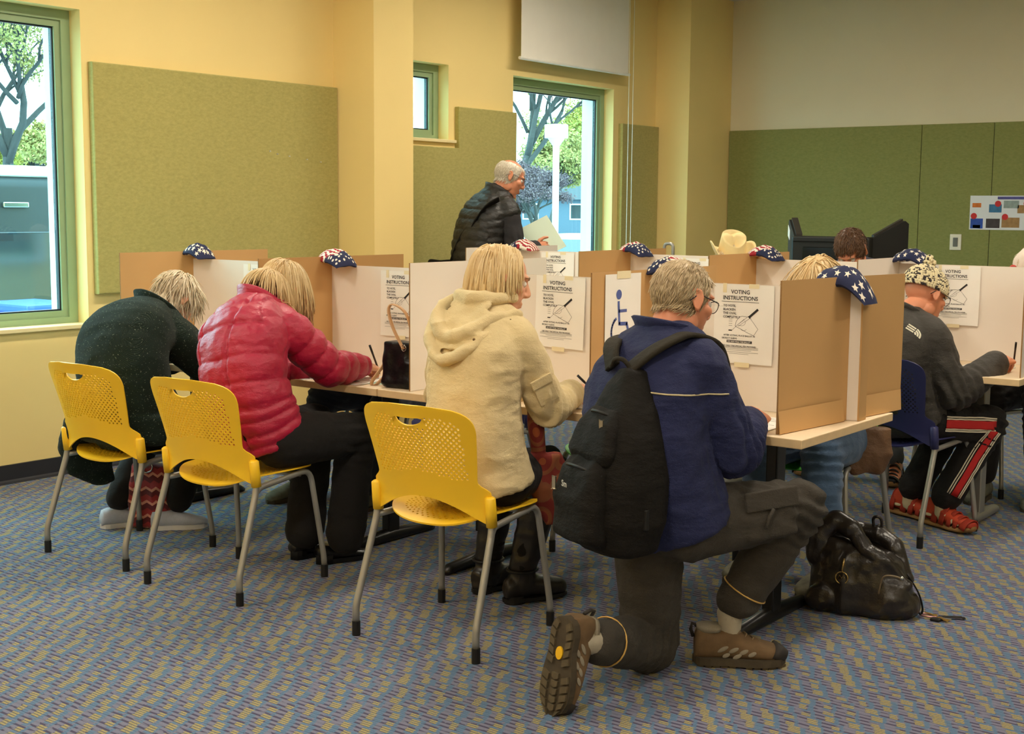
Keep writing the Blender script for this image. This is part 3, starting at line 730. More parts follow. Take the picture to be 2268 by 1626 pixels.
def m_cloth(name, rgb, rough=.8, weave=0, wr=.35, wscale=9, var=.12, sheen=.15, spec=.3, fleck=None):
    t = NT(name); c = t.co(); b_ = srgb(*rgb); n = t.noise(c, 5, 4, .6)
    col = t.mix(n, tuple(x * (1 - var * 1.6) for x in b_[:3]) + (1,), tuple(min(1, x * (1 + var)) for x in b_[:3]) + (1,))
    fine = t.noise(c, 420, 2)
    if fleck: col = t.mix(t.m('GREATER_THAN', t.noise(c, 190, 1), .71), col, srgb(*fleck))
    t.color(col); t.set(rough=rough, sheen=sheen, spec=spec)
    h = t.m('MULTIPLY_ADD', fine, .25, t.m('MULTIPLY', t.noise(t.mapped(c, (1, 1, 1.7), (.3, .5, 0)), wscale, 5, .55), 2))
    if weave: h = t.m('MULTIPLY_ADD', t.wave(t.mapped(c, (1, 1, 1), (0, .8, .5)), weave), .4, h)
    t.bump(h, wr, .018); MATS[name] = t.mat; return t.mat
V3 = Vector
def lerp(a, b_, t): return V3(a) * (1 - t) + V3(b_) * t
EYEW = mat('eye_white', (236, 230, 222), .3); EYEI = mat('eye_iris', (58, 52, 48), .2); BROW = mat('eyebrow_hair', (150, 118, 84), .8)
def head_template():
    b = MB(); b.ell((0, -.014, .03), (.076, .098, .087), nu=28, nv=18); b.ell((0, .03, -.03), (.062, .062, .084), nu=24, nv=14); b.ell((0, .034, -.08), (.05, .05, .042)); b.ell((0, .072, -.105), (.022, .018, .017))
    b.cone((0, .084, .022), (0, .107, -.022), .009, .0125); b.ell((0, .1, -.03), (.017, .012, .009)); b.ell((0, .078, .03), (.05, .018, .012)); 
    for s in (-1, 1):
        b.ell((s * .044, .058, -.018), (.02, .026, .02)); b.ell((s * .055, .0, -.07), (.016, .03, .03))
        E = Matrix.Rotation(s * -.42, 3, 'Z') @ Matrix.Rotation(.18, 3, 'X')
        b.ell((s * .0815, -.012, -.002), (.0055, .018, .028), E)
        rim = [V3((0, .016 * math.cos(a) * (1 if math.sin(a) > -.3 else .8), .03 * math.sin(a) + .002)) for a in np.linspace(-2.6, 2.2, 14)]
        b.chain([V3((s * .086, -.013, -.002)) + E @ q for q in rim[::-1]], [.0045] * 14, 8); b.ell((s * .0815, -.004, -.03), (.006, .009, .01))
    b.ell((0, .086, -.062), (.021, .012, .006)); b.ell((0, .085, -.074), (.018, .012, .006))
    b.cone((0, -.022, -.05), (0, -.035, -.16), .056, .058)
    me = remesh(b, .005, 3)
    V, _ = arrays(me); F = [tuple(p.vertices) for p in me.polygons]; bpy.data.meshes.remove(me); return V, F
HEADV, HEADF = head_template()
def hframe(hf, hu=(0, 0, 1)):
    f = V3(hf).normalized(); r = f.cross(V3(hu)).normalized(); u = r.cross(f); return Matrix((r, f, u)).transposed()
def hand_arrays(pose, side=1, scale=1.0):
    """right hand: wrist at origin, fingers +y, back of the hand +z, thumb at -x"""
    cu = {'pen': [(38, 52, 25), (52, 62, 30), (62, 70, 40), (66, 72, 40)], 'fist': [(62, 82, 45), (66, 85, 45), (68, 85, 45), (70, 80, 45)], 'rest': [(14, 22, 12), (18, 26, 14), (22, 30, 16), (26, 32, 18)],
          'hold': [(30, 50, 30), (34, 54, 30), (38, 56, 30), (42, 56, 30)]}[pose]
    b = MB(); b.loft([((0, -.03, 0), (.024, 0, 0), (0, 0, .018)), ((0, 0, 0), (.026, 0, 0), (0, 0, .017)), ((-.002, .03, 0), (.037, 0, 0), (0, 0, .0155)), ((0, .065, .001), (.042, 0, 0), (0, 0, .0135)), ((.001, .088, .0), (.040, 0, 0), (0, 0, .011))], 20, 2.6)
    for (x, y0), L, c, r in zip(((-.0305, .084), (-.0105, .09), (.0105, .086), (.03, .076)), ((.044, .026, .02), (.049, .03, .021), (.045, .028, .02), (.035, .021, .018)), cu, (.0088, .009, .0086, .0076)):
        p = V3((x, y0, 0)); a = 0; pts = [V3((x * .9, y0 - .02, 0)), p]; rr = [r, r * 1.04]
        for l, k in zip(L, c):
            a += math.radians(k); p = p + V3((x * .12, math.cos(a), -math.sin(a))) * l; pts.append(p); rr.append(r * (.95 if l > .03 else .86))
        b.chain(pts, rr, 10)
    th = {'pen': [(-.024, .02, -.008), (-.04, .055, -.026), (-.03, .085, -.044), (-.016, .104, -.052)], 'fist': [(-.024, .02, -.008), (-.042, .05, -.022), (-.03, .078, -.04), (-.008, .088, -.046)],
          'rest': [(-.024, .02, -.006), (-.05, .045, -.014), (-.062, .075, -.018), (-.066, .098, -.018)], 'hold': [(-.024, .02, -.004), (-.048, .045, .006), (-.058, .078, .016), (-.056, .104, .022)]}[pose]
    b.chain(th, [.0145, .0125, .0105, .0085], 10); b.ell((-.024, .035, -.01), (.017, .03, .015))
    me = remesh(b, .003, 3); V, _ = arrays(me); F = [tuple(p.vertices) for p in me.polygons]; bpy.data.meshes.remove(me)
    V = V * scale
    if side < 0: V = V * np.array([-1, 1, 1]); F = [f[::-1] for f in F]
    return V, F
HC = {}
def hand_at(mb, wrist, fdir, dors, pose, side, scale):
    if (pose, side) not in HC: HC[(pose, side)] = hand_arrays(pose, side)
    V, F = HC[(pose, side)]; y = V3(fdir).normalized(); z = V3(dors); z = (z - y * z.dot(y)).normalized(); x = y.cross(z)
    M = np.array(Matrix((x, y, z)).transposed()); W = (V * scale) @ M.T + np.array(wrist); k = len(mb['v']); mb['v'].append(W); mb['f'] += [tuple(i + mb['n'] for i in f) for f in F]; mb['n'] += len(W)
def joined(name, parts, m, parent):
    Vs = np.vstack(parts['v']); me = bpy.data.meshes.new(name); me.from_pydata(Vs.tolist(), [], parts['f']); me.update()
    return data_obj(name, me, m, parent, True)
def spine(J, n=9, t0=0.0, t1=1.0):
    p0, p2 = V3(J['pel']), V3(J['neck']); c = V3(J['ctl']) if 'ctl' in J else (p0 + p2) / 2
    out = []
    rh = (V3(J['hr']) - V3(J['hl'])).normalized(); rs = (V3(J['sr']) - V3(J['sl'])).normalized()
    for i in range(n):
        t = t0 + (t1 - t0) * i / (n - 1); tt = max(0, t)
        p = p0 * (1 - tt) ** 2 + c * 2 * tt * (1 - tt) + p2 * tt * tt; tg = ((c - p0) * (1 - tt) + (p2 - c) * tt).normalized()
        if t < 0: p = p + tg * (t * (p2 - p0).length)
        r = (rh * (1 - tt) + rs * tt); r = (r - tg * r.dot(tg)).normalized(); out.append((t, p, r, tg, tg.cross(r)))   # front = up x right
    return out
def torso(b, J, prof, t0=0, t1=1, n=10, e=2.4):
    """prof: list of (t, half width, half depth, forward shift)"""
    secs = []
    for t, p, r, u, f in spine(J, n, t0, t1):
        ts = [q[0] for q in prof]; hw = np.interp(t, ts, [q[1] for q in prof]); hd = np.interp(t, ts, [q[2] for q in prof]); sh = np.interp(t, ts, [q[3] for q in prof])
        secs.append((p + f * sh, r * hw, f * hd))
    b.loft(secs, 30, e)
def axial(V, bones):
    """nearest bone: returns index, arc length, distance"""
    best = np.full(len(V), 1e9); idx = np.zeros(len(V), int); s = np.zeros(len(V)); acc = {}
    for k, (ch, p, q) in enumerate(bones):
        p = np.array(p); q = np.array(q); d = q - p; L = np.linalg.norm(d); t = np.clip(((V - p) @ d) / (L * L), 0, 1)
        ds = np.linalg.norm(V - (p + t[:, None] * d), axis=1); m_ = ds < best; best[m_] = ds[m_]; idx[m_] = ch; s[m_] = (acc.get(ch, 0) + t * L)[m_]; acc[ch] = acc.get(ch, 0) + L
    return idx, s, best
def wrinkles(J, amp=.006, freq=11, seed=0, elbow=.008):
    def fn(V, N):
        W = V * np.array([1, 1, 1.5]); w1 = vnoise(W, freq, seed); w2 = vnoise(W + .03 * w1[:, None], freq * 2.3, seed + 3)
        d = amp * ((1 - 2 * np.abs(w1)) * .7 + (1 - 2 * np.abs(w2)) * .35)
        for k, f2 in (('el', 'wl'), ('er', 'wr'), ('kl', 'al'), ('kr', 'ar')):
            if k in J and elbow:
                P = np.array(J[k]); r = np.linalg.norm(V - P, axis=1); ax = np.array(J[f2]) - P; ax = ax / max(1e-6, np.linalg.norm(ax))
                s = (V - P) @ ax + .012 * vnoise(V, 16, seed + 5); d = d + elbow * np.exp(-(r / .12) ** 2) * np.sin(s * 2 * PI / .04)
        return d
    return fn
def strands(J_head, M, n, length, seed, region, comb=None, gravity=.35, width=.0045, base=1.03, segs=10, sides=3, lenvar=.25, coll=(), mess=.06, lift=.05, crown=(0, -.05, .105)):
    """locks of hair that follow the skull and then hang; returned as MB in world space"""
    rr = random.Random(seed); b = MB(); Mi = M.transposed(); g = Mi @ V3((0, 0, -1)); C = V3((0, -.014, .03)); R = V3((.076, .098, .087)) * base; H = V3(J_head); cr = V3(crown)
    caps = [(V3((0, -.022, -.04)), V3((0, -.04, -.17)), .064)] + [(Mi @ (V3(p) - H), Mi @ (V3(q) - H), r) for p, q, r in coll]
    cnt = 0
    while cnt < n:
        z = rr.uniform(-1, 1); t = rr.uniform(0, 2 * PI); q = math.sqrt(1 - z * z); d = V3((q * math.cos(t), q * math.sin(t), z)); p = C + V3((d.x * R.x, d.y * R.y, d.z * R.z))
        if not region(p): continue
        cnt += 1; off = rr.uniform(0, 1) ** 2
        v = (p - cr) + V3((rr.uniform(-1, 1), rr.uniform(-1, 1), rr.uniform(-1, 1))) * .02
        if comb: v = v.normalized() * .4 + comb(p, d)
        v = (v - d * v.dot(d)); v = v.normalized() if v.length > 1e-4 else d.orthogonal()
        L = length * (1 + rr.uniform(-lenvar, lenvar)); st = L / segs; pts = [p - d * .004]; Rk = R * (1 + lift * off)
        for k in range(segs):
            v = (v * (1 - gravity * .5) + g * gravity * .5 + V3((rr.uniform(-1, 1), rr.uniform(-1, 1), rr.uniform(-1, 1))) * mess).normalized(); p = p + v * st
            e = V3(((p.x - C.x) / Rk.x, (p.y - C.y) / Rk.y, (p.z - C.z) / Rk.z)); l = e.length
            if l < 1:
                p = C + V3((e.x / l * Rk.x, e.y / l * Rk.y, e.z / l * Rk.z)); nn = V3((e.x / Rk.x, e.y / Rk.y, e.z / Rk.z)).normalized(); v = (v - nn * min(0, v.dot(nn)))
            for a_, b_, r_ in caps:
                ab = b_ - a_; tt = min(1, max(0, (p - a_).dot(ab) / ab.length_squared)); c_ = a_ + ab * tt; dd = p - c_; ll = dd.length; rq = r_ + .006 * off
                if 1e-5 < ll < rq: nn = dd / ll; p = c_ + nn * rq; v = (v - nn * min(0, v.dot(nn)))
            v = v.normalized() if v.length > 1e-4 else V3(g)
            pts.append(p.copy())
        w_ = width * rr.uniform(.7, 1.3)
        b.tube([H + M @ x for x in pts], [w_ * (1 if i < segs * .6 else 1 - .8 * (i - segs * .6) / (segs * .4)) for i in range(segs + 1)], sides)
    return b
def cap(head, M, m, parent, keep, base=1.02, name='hair_cap', bump=.003, seed=0, sc=26):
    nu, nv = 48, 30; vs = []; C = V3((0, -.014, .03)); R = V3((.076, .098, .087)) * base; ok = []
    for i in range(nv + 1):
        for j in range(nu):
            ph = PI * i / nv; th = 2 * PI * j / nu; d = V3((math.sin(ph) * math.cos(th), math.sin(ph) * math.sin(th), math.cos(ph)))
            p = C + V3((d.x * R.x, d.y * R.y, d.z * R.z)); p = p + d * bump * noise.noise(p * sc + V3((seed, 0, 0))); vs.append(V3(head) + M @ p); ok.append(keep(p))
    fs = []
    for i in range(nv):
        for j in range(nu):
            q = (i * nu + j, (i + 1) * nu + j, (i + 1) * nu + (j + 1) % nu, i * nu + (j + 1) % nu)
            if all(ok[k] for k in q): fs.append(q)
    return mesh_obj(name, vs, fs, m, parent, True)
def collar(parent, c, up, f, r, h, m, open_a=.5, flare=.02, rx=1.0, th=.006, name='collar', back=1.25):
    up = V3(up).normalized(); f = V3(f); f = (f - up * f.dot(up)).normalized(); x = f.cross(up); vs = []; fs = []; n = 28; k = 5
    for i in range(n + 1):
        a = open_a + (2 * PI - 2 * open_a) * i / n; bk = .5 - .5 * math.cos(a)
        for j in range(k + 1):
            t = j / k; rr = r + flare * t * t - .004 * math.sin(PI * t); hh = h * (1 + (back - 1) * bk) * t
            vs.append(V3(c) + (f * math.cos(a) + x * math.sin(a) * rx) * rr + up * (hh - .012))
    for i in range(n):
        for j in range(k): fs.append((i * (k + 1) + j, (i + 1) * (k + 1) + j, (i + 1) * (k + 1) + j + 1, i * (k + 1) + j + 1))
    return data_obj(name, solid([tuple(v) for v in vs], fs, th), m, parent, True)
def base_body(J, root, skin, scale=1.0, hands=(), neckr=.054, hscale=.98, legs=True, voxel=.013):
    b = MB()
    torso(b, J, [(-.05, .14, .09, 0), (.1, .15, .1, 0), (.45, .13, .085, 0), (.78, .15, .095, 0), (.92, .1, .07, 0), (1, .06, .055, 0)], -.05, 1.0)
    for s in 'lr':
        b.chain([J['s' + s], J['e' + s], lerp(J['e' + s], J['w' + s], .97)], [.048, .036, .025], 12)
        b.cone(J['neck'], J['s' + s], .05, .046)
        if legs: b.chain([J['h' + s], J['k' + s], J['a' + s]], [.078, .05, .03], 12)
    M = hframe(J['hf'], J.get('hu', (0, 0, 1))); H = V3(J['head']); b.cone(lerp(J['neck'], J['ctl'] if 'ctl' in J else J['pel'], .06), H + M @ V3((0, -.025, -.06)), neckr, neckr * .97)
    me = remesh(b, voxel, 4); V, _ = arrays(me); F = [tuple(p.vertices) for p in me.polygons]; bpy.data.meshes.remove(me)
    P = {'v': [V], 'f': list(F), 'n': len(V)}
    W = (HEADV * hscale) @ np.array(M).T + np.array(H); P['v'].append(W); P['f'] += [tuple(i + P['n'] for i in f) for f in HEADF]; P['n'] += len(W)
    for s, fd, dz, pose, sc in hands: hand_at(P, J['w' + s], fd, dz, pose, 1 if s == 'r' else -1, sc)
    joined('body', P, skin, root)
    for sx in (-1, 1):
        e = MB(); c_ = H + M @ (V3((sx * .031, .0755, .006)) * hscale); e.ell(c_, (.0115,) * 3, M, 14, 10); e.cur = 1; e.ell(c_ + M @ V3((0, .0072, -.002)), (.0055, .0045, .0055), M, 10, 6); e.build('eye', EYEW, root, True, [EYEW, EYEI])
        e = MB(); e.tube([H + M @ (V3(q) * hscale) for q in ((sx * .014, .094, .027), (sx * .032, .091, .032), (sx * .05, .077, .026))], [.0028, .0034, .0018], 6); e.build('eyebrow', BROW, root, True)
    return M
def top(J, root, m, prof, sleeve=(.068, .064, .058, .052, .046), t0=-.1, voxel=.0085, disp=None, name='jacket', extra=None, smooth=6, cuff=.93, sh=.07, sides='lr', t1=1.0):
    b = MB(); torso(b, J, prof, t0, t1, 14)
    f = spine(J, 3)[2][4]
    for s in sides:
        S, Eb, Wr = V3(J['s' + s]), V3(J['e' + s]), V3(J['w' + s])
        b.chain([lerp(J['neck'], S, .35), S], [sleeve[0] * .95, sleeve[0] * 1.02]); b.chain([S, lerp(S, Eb, .5), Eb, lerp(Eb, Wr, .5), lerp(Eb, Wr, cuff)], list(sleeve), 16)
    if extra: extra(b)
    me = remesh(b, voxel, smooth, .5, disp)
    return data_obj(name, me, m, root, True)
def legs(J, root, m, rad=(.098, .082, .068, .062, .058), voxel=.0085, disp=None, name='trousers', hem=.94, pelv=(.17, .125), extra=None, smooth=5):
    b = MB(); torso(b, J, [(-.12, pelv[0] * .85, pelv[1] * .8, 0), (0, pelv[0], pelv[1], 0), (.25, pelv[0] * .92, pelv[1] * .9, 0)], -.12, .25, 5)
    for s in 'lr':
        h, k, a = V3(J['h' + s]), V3(J['k' + s]), V3(J['a' + s]); b.chain([h, lerp(h, k, .5), k, lerp(k, a, .5), lerp(k, a, hem)], list(rad), 16)
    if extra: extra(b)
    return data_obj(name, remesh(b, voxel, smooth, .5, disp), m, root, True)
def shoe(root, M4, L, m_up, m_sole, h=.075, w_=.048, heel=.0, kind='sneaker', collar_h=.0):
    """heel at local origin, toe along +y, ground at z 0"""
    b = MB(); S = []
    for t, hw, hh, z0 in ((.0, .62, .62, .0), (.03, .74, .95, 0), (.14, .8, 1.05, 0), (.3, .78, 1.0, 0), (.45, .84, .9, 0), (.62, 1.0, .74, 0), (.78, 1.0, .6, 0), (.9, .84, .5, 0), (.97, .55, .4, 0), (1.0, .25, .3, 0)):
        zb = .012 + heel * max(0, 1 - t * 2.2); hh_ = h * hh; S.append(((0, t * L, zb + hh_ / 2), (w_ * hw, 0, 0), (0, 0, hh_ / 2)))
    b.loft(S, 20, 2.5)
    if collar_h: b.loft([((0, L * .14, .04), (w_ * .72, 0, 0), (0, L * .15, 0)), ((0, L * .13, h + collar_h), (w_ * .66, 0, 0), (0, L * .135, 0))], 18)
    me = remesh(b, .006, 3) if collar_h else None
    o = data_obj('shoe', me, m_up, root, True) if me else b.build('shoe', m_up, root, True)
    o.matrix_basis = M4
    out = []
    for k in range(24):
        a = 2 * PI * k / 24; y = .5 - .5 * math.cos(a); hw = np.interp(y, [0, .06, .15, .35, .62, .8, .93, 1], [.0, .66, .84, .8, 1.06, 1.03, .7, .0]); out.append((w_ * hw * (1 if a < PI else -1), y * L * 1.02 - .004))
    b = MB(); b.prism(out[::-1], 0, .02)
    if heel: b.prism([(x, y) for x, y in out[::-1] if y < L * .3] , 0, .02 + heel)
    s = b.build('sole', m_sole, o); return o
def mat4(o, fdir, up=(0, 0, 1)):
    f = V3(fdir).normalized(); r = f.cross(V3(up)).normalized(); u = r.cross(f); M = Matrix((r, f, u)).transposed().to_4x4(); M.translation = V3(o); return M
def glasses(root, head, M, m, lens=True, sc=1.0, wide=.034, z=.004):
    b = MB(); H = V3(head)
    for s in (-1, 1):
        rim = [V3((s * (.033 + .026 * math.cos(a)), .1 - .006 * abs(math.cos(a)), z + .019 * math.sin(a))) for a in np.linspace(0, 2 * PI, 20)]
        b.tube([H + M @ q for q in rim], .0013, 6, False)
        b.tube([H + M @ V3(q) for q in ((s * .058, .096, z + .006), (s * .072, .08, z + .008), (s * .081, .01, z + .012), (s * .082, -.02, z + .004), (s * .081, -.04, z - .016))], .0018, 6)
    b.tube([H + M @ V3(q) for q in ((-.008, .1, z + .004), (0, .104, z + .007), (.008, .1, z + .004))], .0014, 6)
    o = b.build('glasses', m, root, True)
    b = MB()
    for s in (-1, 1): b.add([H + M @ V3((s * .033 + .025 * math.cos(a), .099 - .006 * abs(math.cos(a)), z + .018 * math.sin(a))) for a in np.linspace(0, 2 * PI, 16, False)], [tuple(range(16))])
    b.build('lens', LENS, o)
    return o
def m_lens():
    t = NT('clear_lens'); tr = t.n('ShaderNodeBsdfTransparent'); gl = t.n('ShaderNodeBsdfGlossy'); gl.inputs[1].default_value = .02; mx = t.n('ShaderNodeMixShader'); mx.inputs[0].default_value = .12
    t.t.links.new(tr.outputs[0], mx.inputs[1]); t.t.links.new(gl.outputs[0], mx.inputs[2]); t.t.links.new(mx.outputs[0], t.out.inputs[0]); return t.mat
LENS = m_lens()
def pen(p, d, label, L=.14, m=None):
    t = thing('pen', label, 'pen', p, 0, 'voters\' pens'); q = V3(d).normalized() * L
    b = MB(); b.tube([V3((0, 0, 0)), q * .08, q * .085, q * .97, q], [.0008, .0032, .0042, .0042, .003], 8); b.build('barrel', m or mat('dark_pen', (60, 50, 48), .35), t, True)
    b = MB(); b.tube([q * .72, q * 1.0], .0048, 8); b.build('pen_cap', mat('pen_cap_black', (25, 25, 28), .3), t, True); return t
def paper(x, y, w_, d_, rz, label, n=1, m=None, z=TT):
    t = thing('ballot_sheet', label, 'paper', (x, y, z + .0005), rz, 'ballot papers on the tables')
    for k in range(n):
        b = MB(); Mz = Matrix.Rotation((k - n / 2) * .05, 4, 'Z') @ Matrix.Translation((.004 * k, .003 * k, .0012 * k)); b.box((-w_ / 2, -d_ / 2, 0), (w_ / 2, d_ / 2, .0009), Mz); b.build('sheet', m or PAP, t)
    b = MB()
    for i in range(9): b.box((-w_ * .42, d_ * (.4 - i * .09), .0009 + .0012 * (n - 1)), (w_ * (.1 + .3 * ((i * 7) % 3) / 2), d_ * (.4 - i * .09) + .003, .0013 + .0012 * (n - 1)))
    o = b.build('printed_lines', INKG, t); o['kind'] = 'stuff'
    return t
# ------------------------------------------------------------------ the voters
def J_(**k): return k
BLOND = m_hair('blond_hair', (226, 194, 136), (250, 230, 184), (204, 166, 108)); GREYB = m_hair('grey_blond_hair', (226, 208, 176), (248, 238, 216), (206, 182, 144))
PALEB = m_hair('pale_blond_hair', (214, 184, 130), (240, 218, 172), (190, 152, 98)); CROP = m_hair('cropped_grey_hair', (198, 174, 136), (226, 208, 174), (170, 144, 108))
WHITEH = m_hair('white_hair', (232, 222, 204), (250, 244, 232), (214, 200, 178)); BROWNH = m_hair('brown_hair', (92, 62, 40), (132, 96, 64), (70, 46, 30))
down = lambda p, d: V3((d.x * .5, d.y * .3 - .4, -1))
scalp = lambda p: (p.y < .045 or p.z > .075) and p.z > -.045 + max(0, p.y) * 1.2
BLACKT = m_cloth('black_trouser_cloth', (26, 24, 24), .85, wr=.4, sheen=.02); DENIM = m_cloth('blue_denim', (74, 98, 128), .9, 0, .4, 9, .25)
# ---- woman in the dark green coat
root = thing('person', 'seated person in a dark green tweed coat bending low over the table', 'person', (-4.6, 3.42, 0))
inv = lambda r: r.matrix_basis.inverted()
def world_parent(root):
    """children are modelled in world space; shift them so the empty can stand at the base"""
    for c in root.children: c.location = c.location - root.location
J = J_(pel=(-4.6, 3.41, .55), ctl=(-4.64, 3.26, .93), neck=(-4.765, 3.63, .985), head=(-4.775, 3.765, 1.035), hf=(.12, .62, -.75), hu=(0, .75, .62), sl=(-4.96, 3.60, .88), sr=(-4.58, 3.62, .875), el=(-5.09, 3.70, .70), er=(-4.56, 3.80, .72), wl=(-4.92, 3.96, .77), wr=(-4.66, 4.0, .77),
       hl=(-4.70, 3.43, .52), hr=(-4.5, 3.44, .52), kl=(-4.98, 3.82, .52), kr=(-4.72, 3.84, .52), al=(-5.02, 3.60, .11), ar=(-4.79, 3.76, .11))
M = base_body(J, root, SKIN, hands=(('l', (.3, .9, -.2), (0, 0, 1), 'rest', .9), ('r', (-.3, .9, -.2), (0, 0, 1), 'pen', .9)), hscale=.95)
TWEED = m_cloth('green_tweed', (30, 42, 36), .95, 130, .35, 7, .25, .05, .15, (120, 130, 112))
def coat_extra(b):   # skirt of the coat spread over the seat and hanging at its left
    b.loft([((-4.62, 3.40, .60), (.25, 0, 0), (0, .17, 0)), ((-4.63, 3.40, .50), (.265, 0, 0), (0, .19, 0)), ((-4.64, 3.42, .475), (.25, 0, 0), (0, .18, 0))], 24)
    b.loft([((-4.80, 3.33, .56), (.10, .02, 0), (0, .1, 0)), ((-4.90, 3.36, .42), (.07, .03, 0), (-.02, .12, 0)), ((-4.93, 3.40, .30), (.035, .03, 0), (-.02, .11, 0)), ((-4.92, 3.47, .235), (.015, .02, 0), (-.01, .05, 0))], 20)
top(J, root, TWEED, [(-.2, .2, .15, 0), (0, .215, .16, 0), (.35, .21, .15, 0), (.7, .215, .135, 0), (.88, .15, .1, 0), (1, .085, .075, 0)], (.088, .086, .08, .072, .062), disp=wrinkles(J, .006, 7, 1, .006), name='coat', extra=coat_extra, voxel=.009)
b = MB(); sp = spine(J, 40); 
yk = [p - f * (.137 - .0) + r * x for (t, p, r, u, f) in [sp[28]] for x in ()]
collar(root, V3(J['neck']) + V3((0, -.02, -.02)), (.05, .55, .8), (.1, .8, -.55), .082, .075, TWEED, .55, .03, 1.05, .012)
legs(J, root, BLACKT, (.1, .085, .07, .066, .062), disp=wrinkles(J, .004, 9, 2))
LGREY = mat('pale_grey_mesh', (176, 182, 196), .8, .08, 80, bump=.3, bscale=300); SOLEW = mat('pale_sole', (205, 205, 205), .6)
for a, fd in (((-5.05, 3.53, 0), (.35, .93, 0)), ((-4.86, 3.66, 0), (.62, .78, 0))): shoe(root, mat4(a, fd), .25, LGREY, SOLEW, .075, .045)
hb = strands(J['head'], M, 900, .085, 3, scalp, None, .25, .0026, segs=7, lenvar=.5, mess=.16, lift=.12, coll=((J['sl'], J['sr'], .1),)); hb.build('hair', GREYB, root, True); cap(J['head'], M, GREYB, root, scalp, 1.04, bump=.006)
world_parent(root)
# ---- woman in the pink jacket
root = thing('person', 'seated blonde person in a bright pink quilted puffer jacket writing on the table', 'person', (-3.88, 3.44, 0))
J = J_(pel=(-3.86, 3.41, .60), ctl=(-3.90, 3.30, .92), neck=(-4.0, 3.56, 1.065), head=(-4.0, 3.69, 1.115), hf=(.22, .72, -.62), hu=(0, .6, .8), sl=(-4.19, 3.56, .945), sr=(-3.835, 3.55, .985), el=(-4.30, 3.70, .76), er=(-3.80, 3.74, .81), wl=(-4.06, 3.90, .775), wr=(-3.84, 3.985, .795),
       hl=(-3.96, 3.44, .56), hr=(-3.76, 3.44, .56), kl=(-3.98, 3.84, .55), kr=(-3.73, 3.83, .545), al=(-3.94, 3.73, .1), ar=(-3.765, 3.79, .095))
M = base_body(J, root, SKIN, hands=(('l', (.85, .5, -.1), (0, 0, 1), 'rest', .88), ('r', (-.05, .9, -.15), (.35, 0, 1), 'pen', .88)), hscale=.96)
PINK = m_cloth('pink_nylon', (176, 11, 58), .4, 0, .25, 22, .08, .05, .5)
def quilt(J, rows_u, rows_l, amp, seamx, split=.3):
    bones = []; sp = [q[1] for q in spine(J, 12, -.15, 1)]
    for i in range(11): bones.append((0, sp[i], sp[i + 1]))
    for k, s in enumerate('lr'): bones += [(1 + k, J['s' + s], J['e' + s]), (1 + k, J['e' + s], J['w' + s])]
    rv = np.array((V3(J['sr']) - V3(J['sl'])).normalized())
    def fn(V, N):
        idx, s, ds = axial(V, bones); s = s + .006 * vnoise(V, 9, 4); x = (V - np.array(J['pel'])) @ rv; L = sum((sp[i + 1] - sp[i]).length for i in range(11)); d = np.zeros(len(V))
        tor = idx == 0; up = s > L * split
        cen = np.abs(x - np.interp(s, [0, L], [0, (V3(J['neck']) - V3(J['pel'])).dot(V3(rv))])) < seamx
        spc = np.where(tor, np.where(up | cen, rows_u, rows_l), rows_u * .95)
        q = np.abs(np.sin(PI * s / spc)); d = amp * (q ** .45 - .75)
        if seamx < .2:
            xo = np.abs(x - np.interp(s, [0, L], [0, (V3(J['neck']) - V3(J['pel'])).dot(V3(rv))])); e = np.exp(-((xo - seamx) / .007) ** 2); d = np.where(tor, d - amp * 1.0 * e, d)
        return d + .0035 * vnoise(V, 22, 2) + .002 * vnoise(V, 48, 3)
    return fn
top(J, root, PINK, [(-.12, .185, .145, .01), (0, .19, .145, .01), (.3, .18, .135, 0), (.7, .2, .135, 0), (.88, .15, .1, 0), (1, .085, .075, 0)], (.078, .082, .076, .068, .05), t0=-.12, disp=quilt(J, .085, .045, .013, .085), voxel=.0075, cuff=.9, smooth=4)
collar(root, V3(J['neck']) + V3((0, -.02, -.015)), (.02, .5, .85), (.1, .8, -.5), .078, .06, PINK, .5, .015, 1.05, .02)
legs(J, root, BLACKT, (.108, .1, .082, .078, .08), disp=wrinkles(J, .005, 9, 5))
PATENT = mat('black_shoe_leather', (18, 17, 18), .3, .1, spec=.6)
for a, fd in (((-3.985, 3.70, 0), (.2, .98, 0)), ((-3.85, 3.715, 0), (.3, .95, 0))): shoe(root, mat4(a, fd), .235, PATENT, PATENT, .05, .042, .02)
hb = strands(J['head'], M, 1500, .18, 11, scalp, None, .42, .0033, base=1.03, segs=11, lenvar=.15, mess=.045, lift=.08, coll=((J['sl'], J['sr'], .1), (V3(J['neck']) - V3((0, 0, .02)), V3(J['neck']) + V3((0, .03, .04)), .098))); hb.build('hair', PALEB, root, True); cap(J['head'], M, PALEB, root, scalp, 1.03, bump=.006)
world_parent(root)
